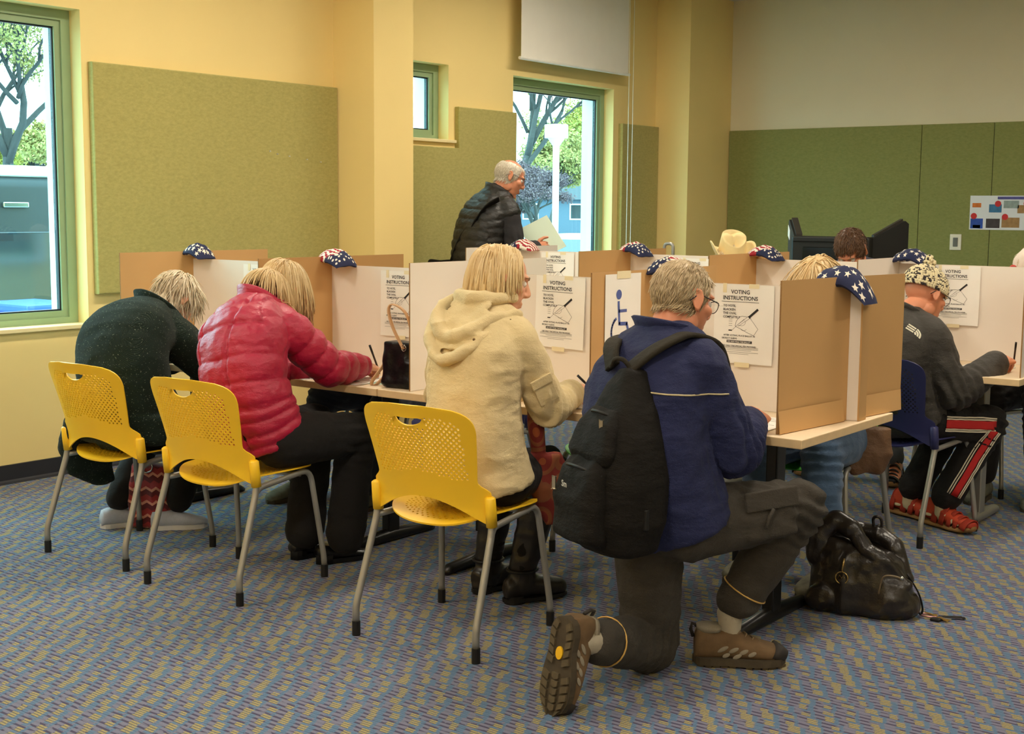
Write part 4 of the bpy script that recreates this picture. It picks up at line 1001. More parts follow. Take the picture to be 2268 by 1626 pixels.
# ---- blonde woman in beige
root = thing('person', 'blonde person in a beige hooded jacket seated on the nearest yellow chair', 'person', (-2.82, 3.5, 0))
J = J_(pel=(-2.82, 3.475, .585), ctl=(-2.83, 3.43, .86), neck=(-2.845, 3.57, 1.115), head=(-2.825, 3.615, 1.205), hf=(.66, .7, -.28), hu=(0, .2, 1), sl=(-3.03, 3.58, .985), sr=(-2.69, 3.545, 1.01), el=(-3.14, 3.66, .77), er=(-2.655, 3.67, .765), wl=(-2.98, 3.94, .775), wr=(-2.735, 3.93, .79),
       hl=(-2.92, 3.50, .54), hr=(-2.72, 3.5, .54), kl=(-3.03, 3.90, .52), kr=(-2.82, 3.90, .52), al=(-3.07, 3.86, .12), ar=(-2.885, 3.83, .12))
M = base_body(J, root, SKIN, hands=(('l', (.3, .9, -.1), (0, 0, 1), 'rest', .9), ('r', (.1, .95, .08), (.3, -.1, 1), 'pen', .92)), hscale=.97)
BEIGE = m_cloth('beige_cotton', (226, 204, 156), .85, 0, .5, 10, .07, .1, .25)
def beige_disp(V, N):
    d = wrinkles(J, .006, 9, 7, .011)(V, N); x = V[:, 0] + .05 * (V[:, 2] - .6)
    tor = (V[:, 1] < 3.55)
    for sx in (-2.93, -2.745): d = d - .004 * np.exp(-((x - sx) / .004) ** 2) * tor
    return d
top(J, root, BEIGE, [(-.12, .195, .165, .0), (0, .185, .15, 0), (.35, .165, .125, 0), (.7, .19, .125, 0), (.88, .15, .095, 0), (1, .08, .07, 0)], (.066, .066, .062, .056, .05), t0=-.14, disp=beige_disp, voxel=.0075, cuff=.9)
# turned-back cuff, hood, sleeve pocket, snaps
b = MB(); w0 = lerp(J['er'], J['wr'], .78); w1 = lerp(J['er'], J['wr'], .93); b.tube([w0, lerp(w0, w1, .1), lerp(w0, w1, .9), w1], [.05, .055, .054, .046], 20); b.build('cuff', BEIGE, root, True)
b = MB(); nk = V3(J['neck'])
def roll(pts, rad): b.chain([nk + V3(q) for q in spl0(pts)], list(np.interp(np.linspace(0, 1, len(spl0(pts))), np.linspace(0, 1, len(rad)), rad)), 10)
def spl0(P, n=5):
    P = [V3(p) for p in P]; out = []
    for i in range(len(P) - 1):
        a_, b_, c_, d_ = P[max(i - 1, 0)], P[i], P[i + 1], P[min(i + 2, len(P) - 1)]
        for k in range(n):
            t_ = k / n; out.append(.5 * ((2 * b_) + (c_ - a_) * t_ + (2 * a_ - 5 * b_ + 4 * c_ - d_) * t_ * t_ + (3 * b_ - a_ - 3 * c_ + d_) * t_ ** 3))
    return out + [P[-1]]
roll(((-.105, .03, .01), (-.145, -.05, -.03), (-.135, -.14, -.075), (-.075, -.205, -.14), (-.01, -.225, -.165), (.05, -.205, -.14), (.105, -.14, -.085), (.14, -.03, -.04)), (.016, .022, .024, .02, .02, .02, .018, .016))     # hanging outer edge
roll(((-.10, .0, .035), (-.125, -.09, .0), (-.09, -.16, -.05), (-.03, -.185, -.09), (.04, -.175, -.075), (.1, -.11, -.03), (.135, -.01, -.015)), (.018, .024, .026, .024, .022, .02, .016))                         # inner fold
roll(((-.085, .02, .05), (-.07, -.065, .04), (.0, -.09, .035), (.07, -.06, .035), (.09, .02, .035)), (.018, .024, .026, .024, .018))                                                                  # collar
b.loft([(nk + V3((0, -.085, .03)), (.085, 0, 0), (0, .01, .006)), (nk + V3((-.005, -.15, -.05)), (.105, 0, 0), (0, .01, .006)), (nk + V3((-.01, -.195, -.13)), (.07, 0, 0), (0, .01, .006))], 20)
data_obj('hood', remesh(b, .0055, 3, .5, lambda V, N: .005 * (1 - 2 * np.abs(vnoise(V * np.array([1, 1, 1.6]), 18, 9)))), BEIGE, root, True)
S = lerp(J['sr'], J['er'], .62); ax = (V3(J['er']) - V3(J['sr'])).normalized(); out = V3((.75, -.62, .1)); out = (out - ax * out.dot(ax)).normalized(); sd = ax.cross(out)
Mp = Matrix((sd, -ax, out)).transposed().to_4x4(); Mp.translation = S + out * .062
b = MB(); b.bbox((-.036, -.055, -.006), (.036, .035, .004), .003, Mp); pk = b.build('sleeve_pocket', BEIGE, root); b = MB(); b.bbox((-.04, .012, .0), (.04, .045, .009), .003, Mp); b.build('pocket_flap', BEIGE, pk)
SNAP = mat('antique_snap', (120, 96, 62), .35, metal=.8)
for q in ((.142, -.06, -.035), (.082, -.178, -.095)):
    b = MB(); b.ell(nk + V3(q), (.0055, .005, .0055)); b.build('snap', SNAP, root, True)
BOOT = mat('black_boot_leather', (34, 29, 25), .38, .25, 20, spec=.5, bump=.4, bscale=24, bdist=.006)
legs(J, root, BLACKT, (.095, .08, .064, .056, .05), disp=wrinkles(J, .004, 10, 8))
for s, fd in (('l', (.1, 1, 0)), ('r', (.42, .9, 0))):
    a = V3(J['a' + s]); k = V3(J['k' + s]); f = V3(fd).normalized(); o = V3((a.x, a.y, 0)) - f * .065
    b = MB(); b.chain([lerp(k, a, .28), lerp(k, a, .6), lerp(k, a, .95), V3((a.x, a.y, .06))], [.07, .062, .05, .048], 16)
    for t, hw, hh in ((-.005, .036, .07), (.05, .04, .09), (.11, .04, .08), (.17, .044, .065), (.225, .036, .055), (.25, .018, .045)): pass
    b.loft([(o + f * t + V3((0, 0, .018 + hh / 2)), f.cross(V3((0, 0, 1))) * hw, V3((0, 0, hh / 2))) for t, hw, hh in ((-.005, .03, .07), (.05, .042, .1), (.11, .042, .085), (.17, .046, .068), (.225, .038, .055), (.25, .018, .042))], 18)
    bt = data_obj('boot', remesh(b, .0075, 4, .5, lambda V, N: .004 * (1 - 2 * np.abs(vnoise(V * np.array([1, 1, 1.5]), 14, 3)))), BOOT, root, True)
    b = MB(); r_ = f.cross(V3((0, 0, 1))); b.loft([(o + f * .12 + V3((0, 0, .009)), r_ * .044, f * .135), (o + f * .12 + V3((0, 0, .022)), r_ * .044, f * .135)], 20); b.loft([(o + f * .035 + V3((0, 0, .0)), r_ * .036, f * .04), (o + f * .035 + V3((0, 0, .03)), r_ * .036, f * .04)], 14); b.build('sole', BLK, bt)
    b = MB(); b.tube([V3((a.x + .055 * math.cos(t), a.y + .06 * math.sin(t), .125)) for t in np.linspace(0, 2 * PI, 18)], .006, 6, False); b.build('boot_strap', BLK, bt, True)
hb = strands(J['head'], M, 1700, .17, 21, lambda p: scalp(p) and p.y < -.012 + max(0, p.z - .06) * .9, lambda p, d: V3((math.copysign(1.0, p.x), -.35, 0)) if p.y > -.06 and p.z > .05 else V3((0, 0, -.6)), .4, .0034, base=1.03, segs=12, lenvar=.12, mess=.05, lift=.09, coll=()); hb.build('hair', BLOND, root, True); cap(J['head'], M, BLOND, root, lambda p: scalp(p) and p.y < .02 + max(0, p.z - .06) * 1.2, 1.035, bump=.006)
REDF = NT('red_floral_cloth'); c_ = REDF.co(); vo = REDF.n('ShaderNodeTexVoronoi'); REDF.put(vo.inputs['Vector'], c_); vo.inputs['Scale'].default_value = 11
rg = REDF.m('FRACT', REDF.m('MULTIPLY', vo.outputs['Distance'], 3.2)); REDF.color(REDF.mix(REDF.m('GREATER_THAN', rg, .55), srgb(112, 30, 20), REDF.mix(vo.outputs['Distance'], srgb(170, 78, 30), srgb(50, 54, 36)))); REDF.set(rough=.85)
b = MB(); b.loft([((-2.70, 3.68, .60), (.05, .06, 0), (-.02, .025, 0)), ((-2.675, 3.71, .52), (.05, .08, 0), (-.02, .025, 0)), ((-2.66, 3.73, .44), (.04, .075, 0), (-.02, .02, 0)), ((-2.655, 3.74, .35), (.02, .05, 0), (-.01, .012, 0))], 18); b.chain([(-2.715, 3.60, .90), (-2.70, 3.64, .8), (-2.70, 3.67, .62)], [.016, .024, .026], 12)
data_obj('tunic', remesh(b, .008, 4, .5, lambda V, N: .006 * (1 - 2 * np.abs(vnoise(V * np.array([1.5, 1.5, .8]), 14, 3)))), REDF.mat, root, True)
world_parent(root)
# ---- kneeling man with the backpack
root = thing('person', 'grey haired man in a navy jacket kneeling on one knee at the end booth', 'person', (-2.05, 3.45, 0))
J = J_(pel=(-2.06, 3.44, .56), ctl=(-2.12, 3.33, .84), neck=(-2.09, 3.50, 1.075), head=(-2.07, 3.56, 1.175), hf=(.34, .9, -.3), hu=(0, .2, 1), sl=(-2.25, 3.53, .965), sr=(-1.945, 3.45, .985), el=(-2.28, 3.67, .76), er=(-1.875, 3.56, .725), wl=(-2.2, 3.9, .775), wr=(-1.955, 3.795, .775),
       hl=(-2.11, 3.45, .50), hr=(-1.99, 3.45, .50), kl=(-2.125, 3.50, .085), kr=(-1.775, 3.80, .53), al=(-2.11, 3.125, .195), ar=(-1.965, 3.70, .15))
M = base_body(J, root, SKINR, hands=(('l', (.2, .95, -.1), (0, 0, 1), 'rest', 1.0), ('r', (-.05, .92, .22), (.45, 0, .9), 'fist', 1.05)), neckr=.06, hscale=1.0)
NAVYJ = m_cloth('navy_jacket_cloth', (34, 40, 80), .75, 0, .7, 10, .2, .03, .3)
def nj(V, N):
    d = wrinkles(J, .008, 8, 31, .012)(V, N); z = V[:, 2] - .13 * (V[:, 0] + 2.0)   # yoke seam across the shoulder blades
    return d
top(J, root, NAVYJ, [(-.12, .2, .15, 0), (0, .2, .15, 0), (.35, .2, .145, 0), (.7, .21, .135, 0), (.88, .16, .105, 0), (1, .09, .08, 0)], (.082, .08, .076, .07, .06), t0=-.16, disp=nj, voxel=.0078, cuff=.9)
collar(root, V3(J['neck']) + V3((-.005, -.012, -.02)), (.05, .15, 1), (.5, .8, -.2), .082, .062, NAVYJ, .75, .022, 1.0, .008, back=1.2)
# piping across the back
b = MB(); dg = bpy.context.evaluated_depsgraph_get()
def surf_line(obj, pts, off=.002):
    """project points along -direction onto the jacket surface"""
    out = []
    for o, d in pts:
        hit, loc, n_, i_ = obj.ray_cast(V3(o), V3(d))
        if hit: out.append(loc + n_ * off)
    return out
jk = [c for c in root.children if c.name.startswith('jacket')][0]
ln = surf_line(jk, [((-2.16 + .26 * t, 3.0, .915 + .0 * t + .015 * (1 - t)), (.12, 1, 0)) for t in np.linspace(0, 1, 24)])
if len(ln) > 2: b.tube(ln, .0028, 6); b.build('back_piping', mat('reflective_piping', (196, 180, 140), .4), root, True)
GREYT = m_cloth('dark_grey_cargo_cloth', (66, 61, 54), .85, 0, .7, 9, .18, .03, .25)
def cargo(b):
    k = lerp(J['hr'], J['kr'], .62); ax = (V3(J['kr']) - V3(J['hr'])).normalized(); o = V3((.6, -.75, .1)); o = (o - ax * o.dot(ax)).normalized(); s = ax.cross(o)
    Mp = Matrix((ax, s, o)).transposed().to_4x4(); Mp.translation = k + o * .08; b.bbox((-.085, -.07, -.03), (.085, .07, .022), .01, Mp)
legs(J, root, GREYT, (.112, .098, .082, .074, .066), disp=wrinkles(J, .009, 8, 33, .01), extra=cargo, voxel=.0078, hem=.82, pelv=(.165, .14))
k = lerp(J['hr'], J['kr'], .62); ax = (V3(J['kr']) - V3(J['hr'])).normalized(); o = V3((.6, -.75, .1)); o = (o - ax * o.dot(ax)).normalized(); s_ = ax.cross(o); Mp = Matrix((ax, s_, o)).transposed().to_4x4(); Mp.translation = k + o * .105
b = MB(); sg_ = -1 if s_.z > 0 else 1; b.bbox((-.092, min(-.08 * sg_, -.02 * sg_), -.004), (.092, max(-.08 * sg_, -.02 * sg_), .008), .004, Mp); b.build('pocket_flap', GREYT, root)
b = MB(); b.tube([Mp @ V3(q) for q in ((.0, -.02 * sg_, .008), (-.02, .0, .012), (-.035, .035 * sg_, .012))], .006, 6); b.build('drawstring', GREYT, root, True)
SOCK = mat('grey_wool_sock', (178, 168, 148), .95, .08, 30, bump=.5, bscale=90)
BANDM = mat('reflective_ankle_band', (214, 172, 96), .3, metal=.3)
for s in 'lr':
    kk, a = V3(J['k' + s]), V3(J['a' + s]); f = (a - kk).normalized(); b = MB(); b.chain([lerp(kk, a, .72), lerp(kk, a, .95), a + (V3((-.005, -.035, .01)) if s == 'l' else V3((.01, .01, -.05)))], [.044, .041, .034 if s == 'l' else .033], 16); b.build('sock', SOCK, root, True)
    c0 = lerp(kk, a, .74); x = f.orthogonal().normalized(); y = f.cross(x)
    b = MB(); b.tube([c0 + (x * math.cos(t) + y * math.sin(t)) * .0735 for t in np.linspace(0, 2 * PI, 26)], .0028, 6, False); b.build('ankle_band', BANDM, root, True)
# hiking shoes
HIKE = mat('brown_suede', (112, 88, 60), .85, .18, 30, bump=.3, bscale=150); HGREY = mat('grey_shoe_mesh', (146, 136, 118), .9, .1, 200); SOLEB = mat('brown_rubber_sole', (74, 64, 48), .8, .2, 30); TOE = mat('dark_toe_rubber', (48, 42, 38), .7, .15); LACE = mat('tan_lace', (120, 100, 74), .8)
SOLET = mat('olive_tread_rubber', (92, 80, 58), .85, .2, 40)
def hiking(root, M4, L=.29):
    w_ = .052; b = MB(); S = []
    for t, hw, hh, zb in ((0, .6, .9, .0), (.03, .74, 1.15, .0), (.12, .8, 1.22, 0), (.24, .78, 1.05, 0), (.36, .8, 1.14, 0), (.48, .88, 1.0, 0), (.62, 1.0, .8, 0), (.78, 1.02, .62, 0), (.9, .88, .52, 0), (.97, .6, .42, 0), (1, .3, .3, 0)):
        h_ = .088 * hh; S.append(((0, t * L, .022 + h_ / 2), (w_ * hw, 0, 0), (0, 0, h_ / 2)))
    b.loft(S, 22, 2.5); o = data_obj('shoe', remesh(b, .005, 3), HIKE, root, True); o.matrix_basis = M4
    outl = lambda sc=1: [(w_ * 1.07 * sc * float(np.interp(.5 - .5 * math.cos(a), [0, .04, .15, .35, .62, .8, .93, 1], [.0, .62, .86, .78, 1.04, 1.02, .7, .0])) * (1 if a < PI else -1), (.5 - .5 * math.cos(a)) * L * 1.03 - .005) for a in np.linspace(0, 2 * PI, 36, False)]
    b = MB(); b.prism(outl()[::-1], .008, .032); so = b.build('sole', SOLEB, o)
    rr = random.Random(4); halfw = lambda t: w_ * .98 * float(np.interp(t, [0, .04, .15, .35, .62, .8, .93, 1], [.2, .6, .84, .76, 1.02, 1.0, .68, .25]))
    def lug(poly): b_ = MB(); b_.prism(poly, 0, .009); q = b_.build('tread_lug', SOLET, so); return q
    for sx in (-1, 1):
        for i in range(11):
            t0 = .03 + i * .088; t1 = t0 + .066
            if .4 < t0 < .5: continue
            wv = .5 if t0 > .5 or t0 < .3 else .42; a0, a1 = halfw(t0), halfw(t1); lug([(sx * a0 * .98, t0 * L), (sx * a1 * .98, t1 * L), (sx * a1 * wv, (t1 + .035) * L), (sx * a0 * wv, (t0 + .035) * L)][::sx])
    for i in range(5): t0 = .56 + i * .08; lug([(-.012, t0 * L), (.012, t0 * L), (.012, (t0 + .05) * L), (0, (t0 + .07) * L), (-.012, (t0 + .05) * L)])
    b = MB(); b.lathe([(.001, -.001), (.013, -.001), (.013, .004), (.001, .004)], 16, None, (0, 0, 0)); e = b.build('sole_badge', mat('yellow_badge', (236, 184, 28), .5), so); e.scale = (1, 1.5, 1); e.location = (0, L * .36, .004)
    for sx in (-1, 1):
        for t, zz, l in ((.3, .062, .034), (.42, .06, .03), (.53, .056, .026), (.62, .05, .024), (.34, .042, .022), (.46, .04, .026)):
            b = MB(); b.ell((0, 0, 0), (.0022, l * .6, .007)); q = b.build('mesh_window', HGREY, o, True); q.location = (sx * (w_ * float(np.interp(t, [0, .24, .36, .62], [.7, .77, .79, .98]))), t * L, zz); q.rotation_euler = (.5, 0, sx * -.15)
    b = MB(); b.loft([((0, L * .86, .05), (w_ * .98, 0, 0), (0, .012, .028)), ((0, L * .94, .042), (w_ * .84, 0, 0), (0, .01, .024)), ((0, L * 1.015, .034), (w_ * .42, 0, 0), (0, .006, .016))], 18); b.build('toe_cap', TOE, o, True)
    for i in range(5):
        y = L * (.40 + .075 * i); z = .128 - .0115 * i; b = MB(); b.tube([(-.026, y - .012, z - .014), (-.012, y, z), (.012, y + .006, z), (.026, y - .006, z - .014)], .003, 6); b.build('lace', LACE, o, True)
    b = MB(); b.tube([(0, .012, .122), (0, -.008, .134), (0, -.012, .115), (0, -.004, .09)], .006, 6); b.build('heel_loop', TOE, o, True)
    b = MB(); b.loft([((0, L * .16, .112), (w_ * .66, 0, 0), (0, L * .14, 0)), ((0, L * .16, .132), (w_ * .68, 0, 0), (0, L * .145, .0))], 18); b.build('ankle_padding', HGREY, o, True)
    return o
hiking(root, mat4((-2.046, 3.64, 0), (.82, .57, 0)))
f = V3((-.08, -.12, -1)).normalized(); u = V3((.12, 1, -.1)); hiking(root, mat4((-2.125, 3.02, .288), f, u))
hb = strands(J['head'], M, 2600, .03, 31, lambda p: scalp(p) and p.z > -.055, lambda p, d: V3((d.x * .3, -.6, -.6)), .15, .0014, base=1.035, segs=4, lenvar=.4, mess=.12, lift=.03); hb.build('hair', CROP, root, True); cap(J['head'], M, CROP, root, lambda p: scalp(p), 1.03, bump=.003)
GLB = mat('dark_glasses_frame', (30, 28, 34), .3); glasses(root, J['head'], M, GLB)
world_parent(root)
# ---- backpack
f = V3((.42, .9, 0)).normalized(); r = V3((.9, -.42, 0)).normalized(); z = V3((0, 0, 1)); bc = V3((-2.095, 3.245, .45))
bp = thing('backpack', 'black backpack with front pockets worn by the kneeling man', 'backpack', tuple(bc))
BPK = m_cloth('black_backpack_nylon', (22, 19, 15), .75, 0, .5, 14, .25, .0, .2); ZIP = mat('zip_black', (16, 15, 14), .5)
b = MB(); b.loft([(z * .0, r * .105, f * .07), (z * .012, r * .13, f * .095), (z * .1 - f * .005, r * .16, f * .125), (z * .22, r * .162, f * .12), (z * .34 + f * .012, r * .135, f * .1), (z * .45 + f * .03, r * .09, f * .07), (z * .535 + f * .05, r * .045, f * .035)], 28, 2.7)
data_obj('main_compartment', remesh(b, .007, 5, .5, lambda V, N: .006 * (1 - 2 * np.abs(vnoise(V, 9, 4)))), BPK, bp, True)
b = MB(); b.loft([(f * -.1 + z * .03, r * .095, f * .03), (f * -.125 + z * .05, r * .11, f * .045), (f * -.125 + z * .16, r * .112, f * .05), (f * -.11 + z * .25, r * .1, f * .04), (f * -.09 + z * .29, r * .075, f * .02)], 24, 3.4)
data_obj('front_pocket', remesh(b, .006, 4, .5, lambda V, N: .005 * (1 - 2 * np.abs(vnoise(V, 12, 5)))), BPK, bp, True)
b = MB(); b.loft([(f * -.09 + z * .27, r * .1, f * .02), (f * -.09 + z * .3, r * .11, f * .03), (f * -.065 + z * .38, r * .09, f * .03), (f * -.04 + z * .425, r * .065, f * .015)], 24, 3.2)
data_obj('upper_pocket', remesh(b, .006, 4, .5, lambda V, N: .004 * (1 - 2 * np.abs(vnoise(V, 12, 6)))), BPK, bp, True)
for zz, w_, yy, am in ((.265, .1, -.15, .02), (.42, .07, -.078, .018)):
    b = MB(); b.tube([r * (w_ * t) + f * (yy + .035 * t * t) + z * (zz - am * t * t) for t in np.linspace(-1, 1, 15)], .0045, 6); b.build('zip', ZIP, bp, True)
MET = mat('zip_pull_metal', (196, 188, 170), .25, metal=.9)
for q in (r * -.075 + f * -.172 + z * .205, r * .055 + f * -.092 + z * .385):
    b = MB(); b.bbox(q - r * .006 - z * .022 - f * .003, q + r * .006 + z * .016 + f * .002, .0025); b.build('zip_pull', MET, bp)
vs, fs = text_mesh('Sm', .026, 'CENTER', .9, True); Mt = Matrix((r, z, -f)).transposed().to_4x4(); Mt.translation = r * .0 - f * .1815 + z * .205
mesh_obj('logo_embroidery', [Mt @ v for v in vs], fs, mat('white_thread', (200, 198, 190), .7), bp)
STR = m_cloth('backpack_strap_webbing', (46, 41, 32), .8, 0, .3, 20, .1, .0, .2)
def ribbon(pts, side, w_, th, name, parent, m):
    """flat strap; side: list or single sideways vector"""
    vs = []; fs = []; n = len(pts)
    for i, p in enumerate(pts):
        s = V3(side[i] if isinstance(side, list) else side).normalized(); t = (V3(pts[min(i + 1, n - 1)]) - V3(pts[max(i - 1, 0)])).normalized(); s = (s - t * s.dot(t)).normalized(); nn = t.cross(s)
        ww = w_[i] if isinstance(w_, list) else w_
        for a, c in ((-1, -1), (-.6, -1.3), (.6, -1.3), (1, -1), (1, 1), (.6, 1.3), (-.6, 1.3), (-1, 1)): vs.append(V3(p) + s * a * ww + nn * c * th)
    for i in range(n - 1):
        for j in range(8): fs.append((i * 8 + j, i * 8 + (j + 1) % 8, (i + 1) * 8 + (j + 1) % 8, (i + 1) * 8 + j))
    fs += [tuple(range(7, -1, -1)), tuple((n - 1) * 8 + j for j in range(8))]
    return mesh_obj(name, vs, fs, m, parent, True)
def spl(P, n=16):
    P = [V3(p) for p in P]; out = []
    for i in range(len(P) - 1):
        a, b_, c, d = P[max(i - 1, 0)], P[i], P[i + 1], P[min(i + 2, len(P) - 1)]
        for k in range(n):
            t = k / n; out.append(.5 * ((2 * b_) + (c - a) * t + (2 * a - 5 * b_ + 4 * c - d) * t * t + (3 * b_ - a - 3 * c + d) * t ** 3))
    return out + [P[-1]]
T = bc
sR = spl([V3(q) - T for q in ((-2.085, 3.285, .985), (-2.035, 3.315, 1.035), (-1.985, 3.355, 1.072), (-1.965, 3.43, 1.085), (-1.935, 3.53, 1.05), (-1.92, 3.57, .95))], 6)
sL = spl([V3(q) - T for q in ((-2.155, 3.30, .985), (-2.185, 3.34, 1.035), (-2.215, 3.42, 1.055), (-2.225, 3.52, 1.05), (-2.22, 3.6, .99), (-2.2, 3.63, .9))], 6)
ribbon(sR, r, .028, .006, 'shoulder_strap', bp, STR); ribbon(sL, r, .028, .006, 'shoulder_strap', bp, STR)
b = MB(); b.tube(spl([V3(q) - T for q in ((-2.15, 3.285, .985), (-2.13, 3.275, 1.012), (-2.1, 3.275, 1.012), (-2.08, 3.285, .985))], 5), .007, 8); b.build('grab_handle', STR, bp, True)
b = MB(); b.bbox(r * .15 + z * .09 - f * .012, r * .158 + z * .15 + f * .012, .003); b.build('side_buckle', ZIP, bp)
# ---- man in the knit hat (back row)
root = thing('person', 'seated man in a knitted pom-pom hat and dark jacket writing at the back row', 'person', (-2.2, 5.82, 0))
J = J_(pel=(-2.22, 5.78, .56), ctl=(-2.29, 5.66, .82), neck=(-2.235, 5.80, .99), head=(-2.175, 5.91, 1.075), hf=(.48, .8, -.38), hu=(0, .3, 1), sl=(-2.41, 5.83, .88), sr=(-2.09, 5.76, .90), el=(-2.44, 5.93, .68), er=(-1.985, 5.80, .665), wl=(-2.22, 6.1, .775), wr=(-1.865, 6.03, .785),
       hl=(-2.30, 5.82, .525), hr=(-2.13, 5.80, .525), kl=(-2.10, 6.17, .51), kr=(-1.905, 6.07, .50), al=(-2.27, 6.10, .13), ar=(-2.075, 5.99, .13))
M = base_body(J, root, SKINR, hands=(('l', (.2, .95, -.1), (0, 0, 1), 'rest', 1), ('r', (.1, .9, .1), (.4, -.2, 1), 'pen', 1)), neckr=.06)
OLV = m_cloth('dark_olive_shell', (60, 56, 50), .6, 0, .7, 9, .18, .03, .35)
top(J, root, OLV, [(-.14, .19, .15, .01), (0, .19, .15, .01), (.35, .19, .15, 0), (.7, .205, .14, 0), (.88, .16, .11, 0), (1, .09, .085, 0)], (.085, .082, .078, .072, .06), t0=-.16, disp=wrinkles(J, .009, 8, 41, .012), cuff=.9)
collar(root, V3(J['neck']) + V3((-.01, -.012, -.02)), (.2, .35, .9), (.5, .8, -.3), .085, .06, OLV, .7, .02, 1.0, .012)
jk = [c for c in root.children if c.name.startswith('jacket')][0]
# half-dome logo on the right shoulder blade
o0 = V3((-2.115, 5.3, .955)); hit, lc, nm, _ = jk.ray_cast(o0, V3((0, 1, -.05)))
if hit:
    xx = V3((.95, -.05, -.3)).normalized(); xx = (xx - nm * xx.dot(nm)).normalized(); yy = nm.cross(xx); lg = MB()
    def quad2(pts):
        q = []
        for a, c in pts:
            h2, l2, n2, _ = jk.ray_cast(lc + xx * a + yy * c + nm * .05, -nm); q.append((l2 + n2 * .002) if h2 else lc + xx * a + yy * c + nm * .003)
        lg.add(q, [tuple(range(len(q)))])
    for i in range(3): quad2([(-.038, -.016 + i * .0115), (.0, -.016 + i * .0115), (.0, -.009 + i * .0115), (-.038, -.009 + i * .0115)])
    for r0, r1 in ((.004, .012), (.015, .023), (.026, .034)):
        for k in range(8):
            a0, a1 = k / 8 * PI / 2, (k + 1) / 8 * PI / 2; quad2([(.004 + r0 * math.cos(a0), -.018 + r0 * math.sin(a0)), (.004 + r1 * math.cos(a0), -.018 + r1 * math.sin(a0)), (.004 + r1 * math.cos(a1), -.018 + r1 * math.sin(a1)), (.004 + r0 * math.cos(a1), -.018 + r0 * math.sin(a1))])
    lg.build('jacket_logo', mat('cream_thread', (226, 220, 196), .7), root)
TRK = m_cloth('black_track_cloth', (24, 21, 20), .7, 0, .4, 9, .15, .02)
legs(J, root, TRK, (.105, .094, .075, .07, .07), disp=wrinkles(J, .006, 9, 43))
tr = [c for c in root.children if c.name.startswith('trousers')][0]
STRR = mat('red_stripe', (190, 34, 34), .7, .08, 20); STRW = mat('white_stripe', (226, 214, 190), .7)
def stripe(a, c, rad, n, off, w_, m, nm_):
    pts = []
    for t in np.linspace(0, 1, n):
        p = lerp(a, c, t); d = V3((.62, -.78, .0)); ax = (V3(c) - V3(a)).normalized(); sd = d.cross(ax).normalized(); o = p + sd * off + d * .3
        h2, l2, n2, _ = tr.ray_cast(o, -d)
        if h2: pts.append((l2 + n2 * .003, sd))
    if len(pts) > 2: ribbon([p for p, _ in pts], [s for _, s in pts], w_, .0008, nm_, root, m)
for off, w_, m_, nm_ in ((0, .019, STRR, 'red_side_stripe'), (.022, .0032, STRW, 'white_side_stripe'), (-.022, .0032, STRW, 'white_side_stripe'), (.031, .0032, STRW, 'white_side_stripe'), (-.031, .0032, STRW, 'white_side_stripe')):
    stripe(lerp(J['hr'], J['kr'], .25), lerp(J['hr'], J['kr'], .98), 0, 12, off, w_, m_, nm_); stripe(lerp(J['kr'], J['ar'], .06), lerp(J['kr'], J['ar'], .9), 0, 12, off, w_ * .8, m_, nm_)
SAND = mat('orange_sandal_webbing', (190, 66, 36), .75, .1, 40); SGUM = mat('gum_sole', (150, 112, 66), .8, .15); SOX = mat('cream_sock', (206, 190, 156), .9, .05)
def sandal(M4, L=.28, m_s=None, foot=None):
    m_s = m_s or SAND; w_ = .05; b = MB()
    b.loft([((0, t * L, .03 + h_ / 2), (w_ * hw, 0, 0), (0, 0, h_ / 2)) for t, hw, h_ in ((.02, .5, .07), (.1, .66, .1), (.25, .68, .1), (.42, .76, .085), (.6, .86, .06), (.8, .82, .042), (.93, .6, .032), (.97, .3, .02))], 18); o = b.build('sandal', foot or SOX, root, True); o.matrix_basis = M4
    b = MB(); b.loft([((0, t * L, z_), (w_ * hw, 0, 0), (0, 0, .014)) for t, hw, z_ in ((-.02, .5, .02), (.03, .78, .016), (.2, .84, .015), (.45, .84, .016), (.65, 1.05, .015), (.85, 1.0, .018), (.98, .7, .028), (1.03, .3, .034))], 18); b.build('sole', SGUM, o, True)
    for t, wv, h_ in ((.05, .1, .1), (.3, .12, .1), (.47, .1, .088), (.62, .085, .066), (.75, .07, .052), (.9, .12, .042)):
        b = MB(); pts = [V3((w_ * (.9 if t > .4 else .74) * math.cos(a), t * L + .015 * math.sin(a), .026 + h_ * max(0, math.sin(a)))) for a in np.linspace(0, PI, 11)]
        q = ribbon(pts, (0, 1, 0), wv * L * .5, .002, 'strap', o, m_s)
    b = MB(); b.loft([((0, L * .93, .045), (w_ * .8, 0, 0), (0, .012, .022)), ((0, L * 1.02, .036), (w_ * .45, 0, 0), (0, .006, .015))], 14); b.build('toe_guard', m_s, o, True)
    return o
for q, fd in (((-2.175, 6.03, 0), (.9, -.36, 0)), ((-2.37, 6.14, 0), (.9, -.30, 0))):
    o = sandal(mat4(q, fd), .28, mat('dark_orange_strap', (164, 50, 30), .75, .1, 40), SAND)
    for sx in (-1, 1):
        for t_, w2, z2, l2, ro in ((.17, .034, .055, .026, 0), (.52, .041, .062, .02, .9), (.68, .043, .05, .014, 1.1), (.8, .038, .044, .01, 1.1)):
            b = MB(); b.ell((0, 0, 0), (.004, l2, .0075)); g_ = b.build('sock_gap', SOX, o, True); g_.location = (sx * w2 * .92, t_ * .28, z2); g_.rotation_euler = (ro, 0, 0)
for s in 'lr': b = MB(); b.chain([lerp(J['k' + s], J['a' + s], .8), J['a' + s], V3(J['a' + s]) - V3((0, 0, .06))], [.04, .04, .042], 12); b.build('sock', SOX, root, True)
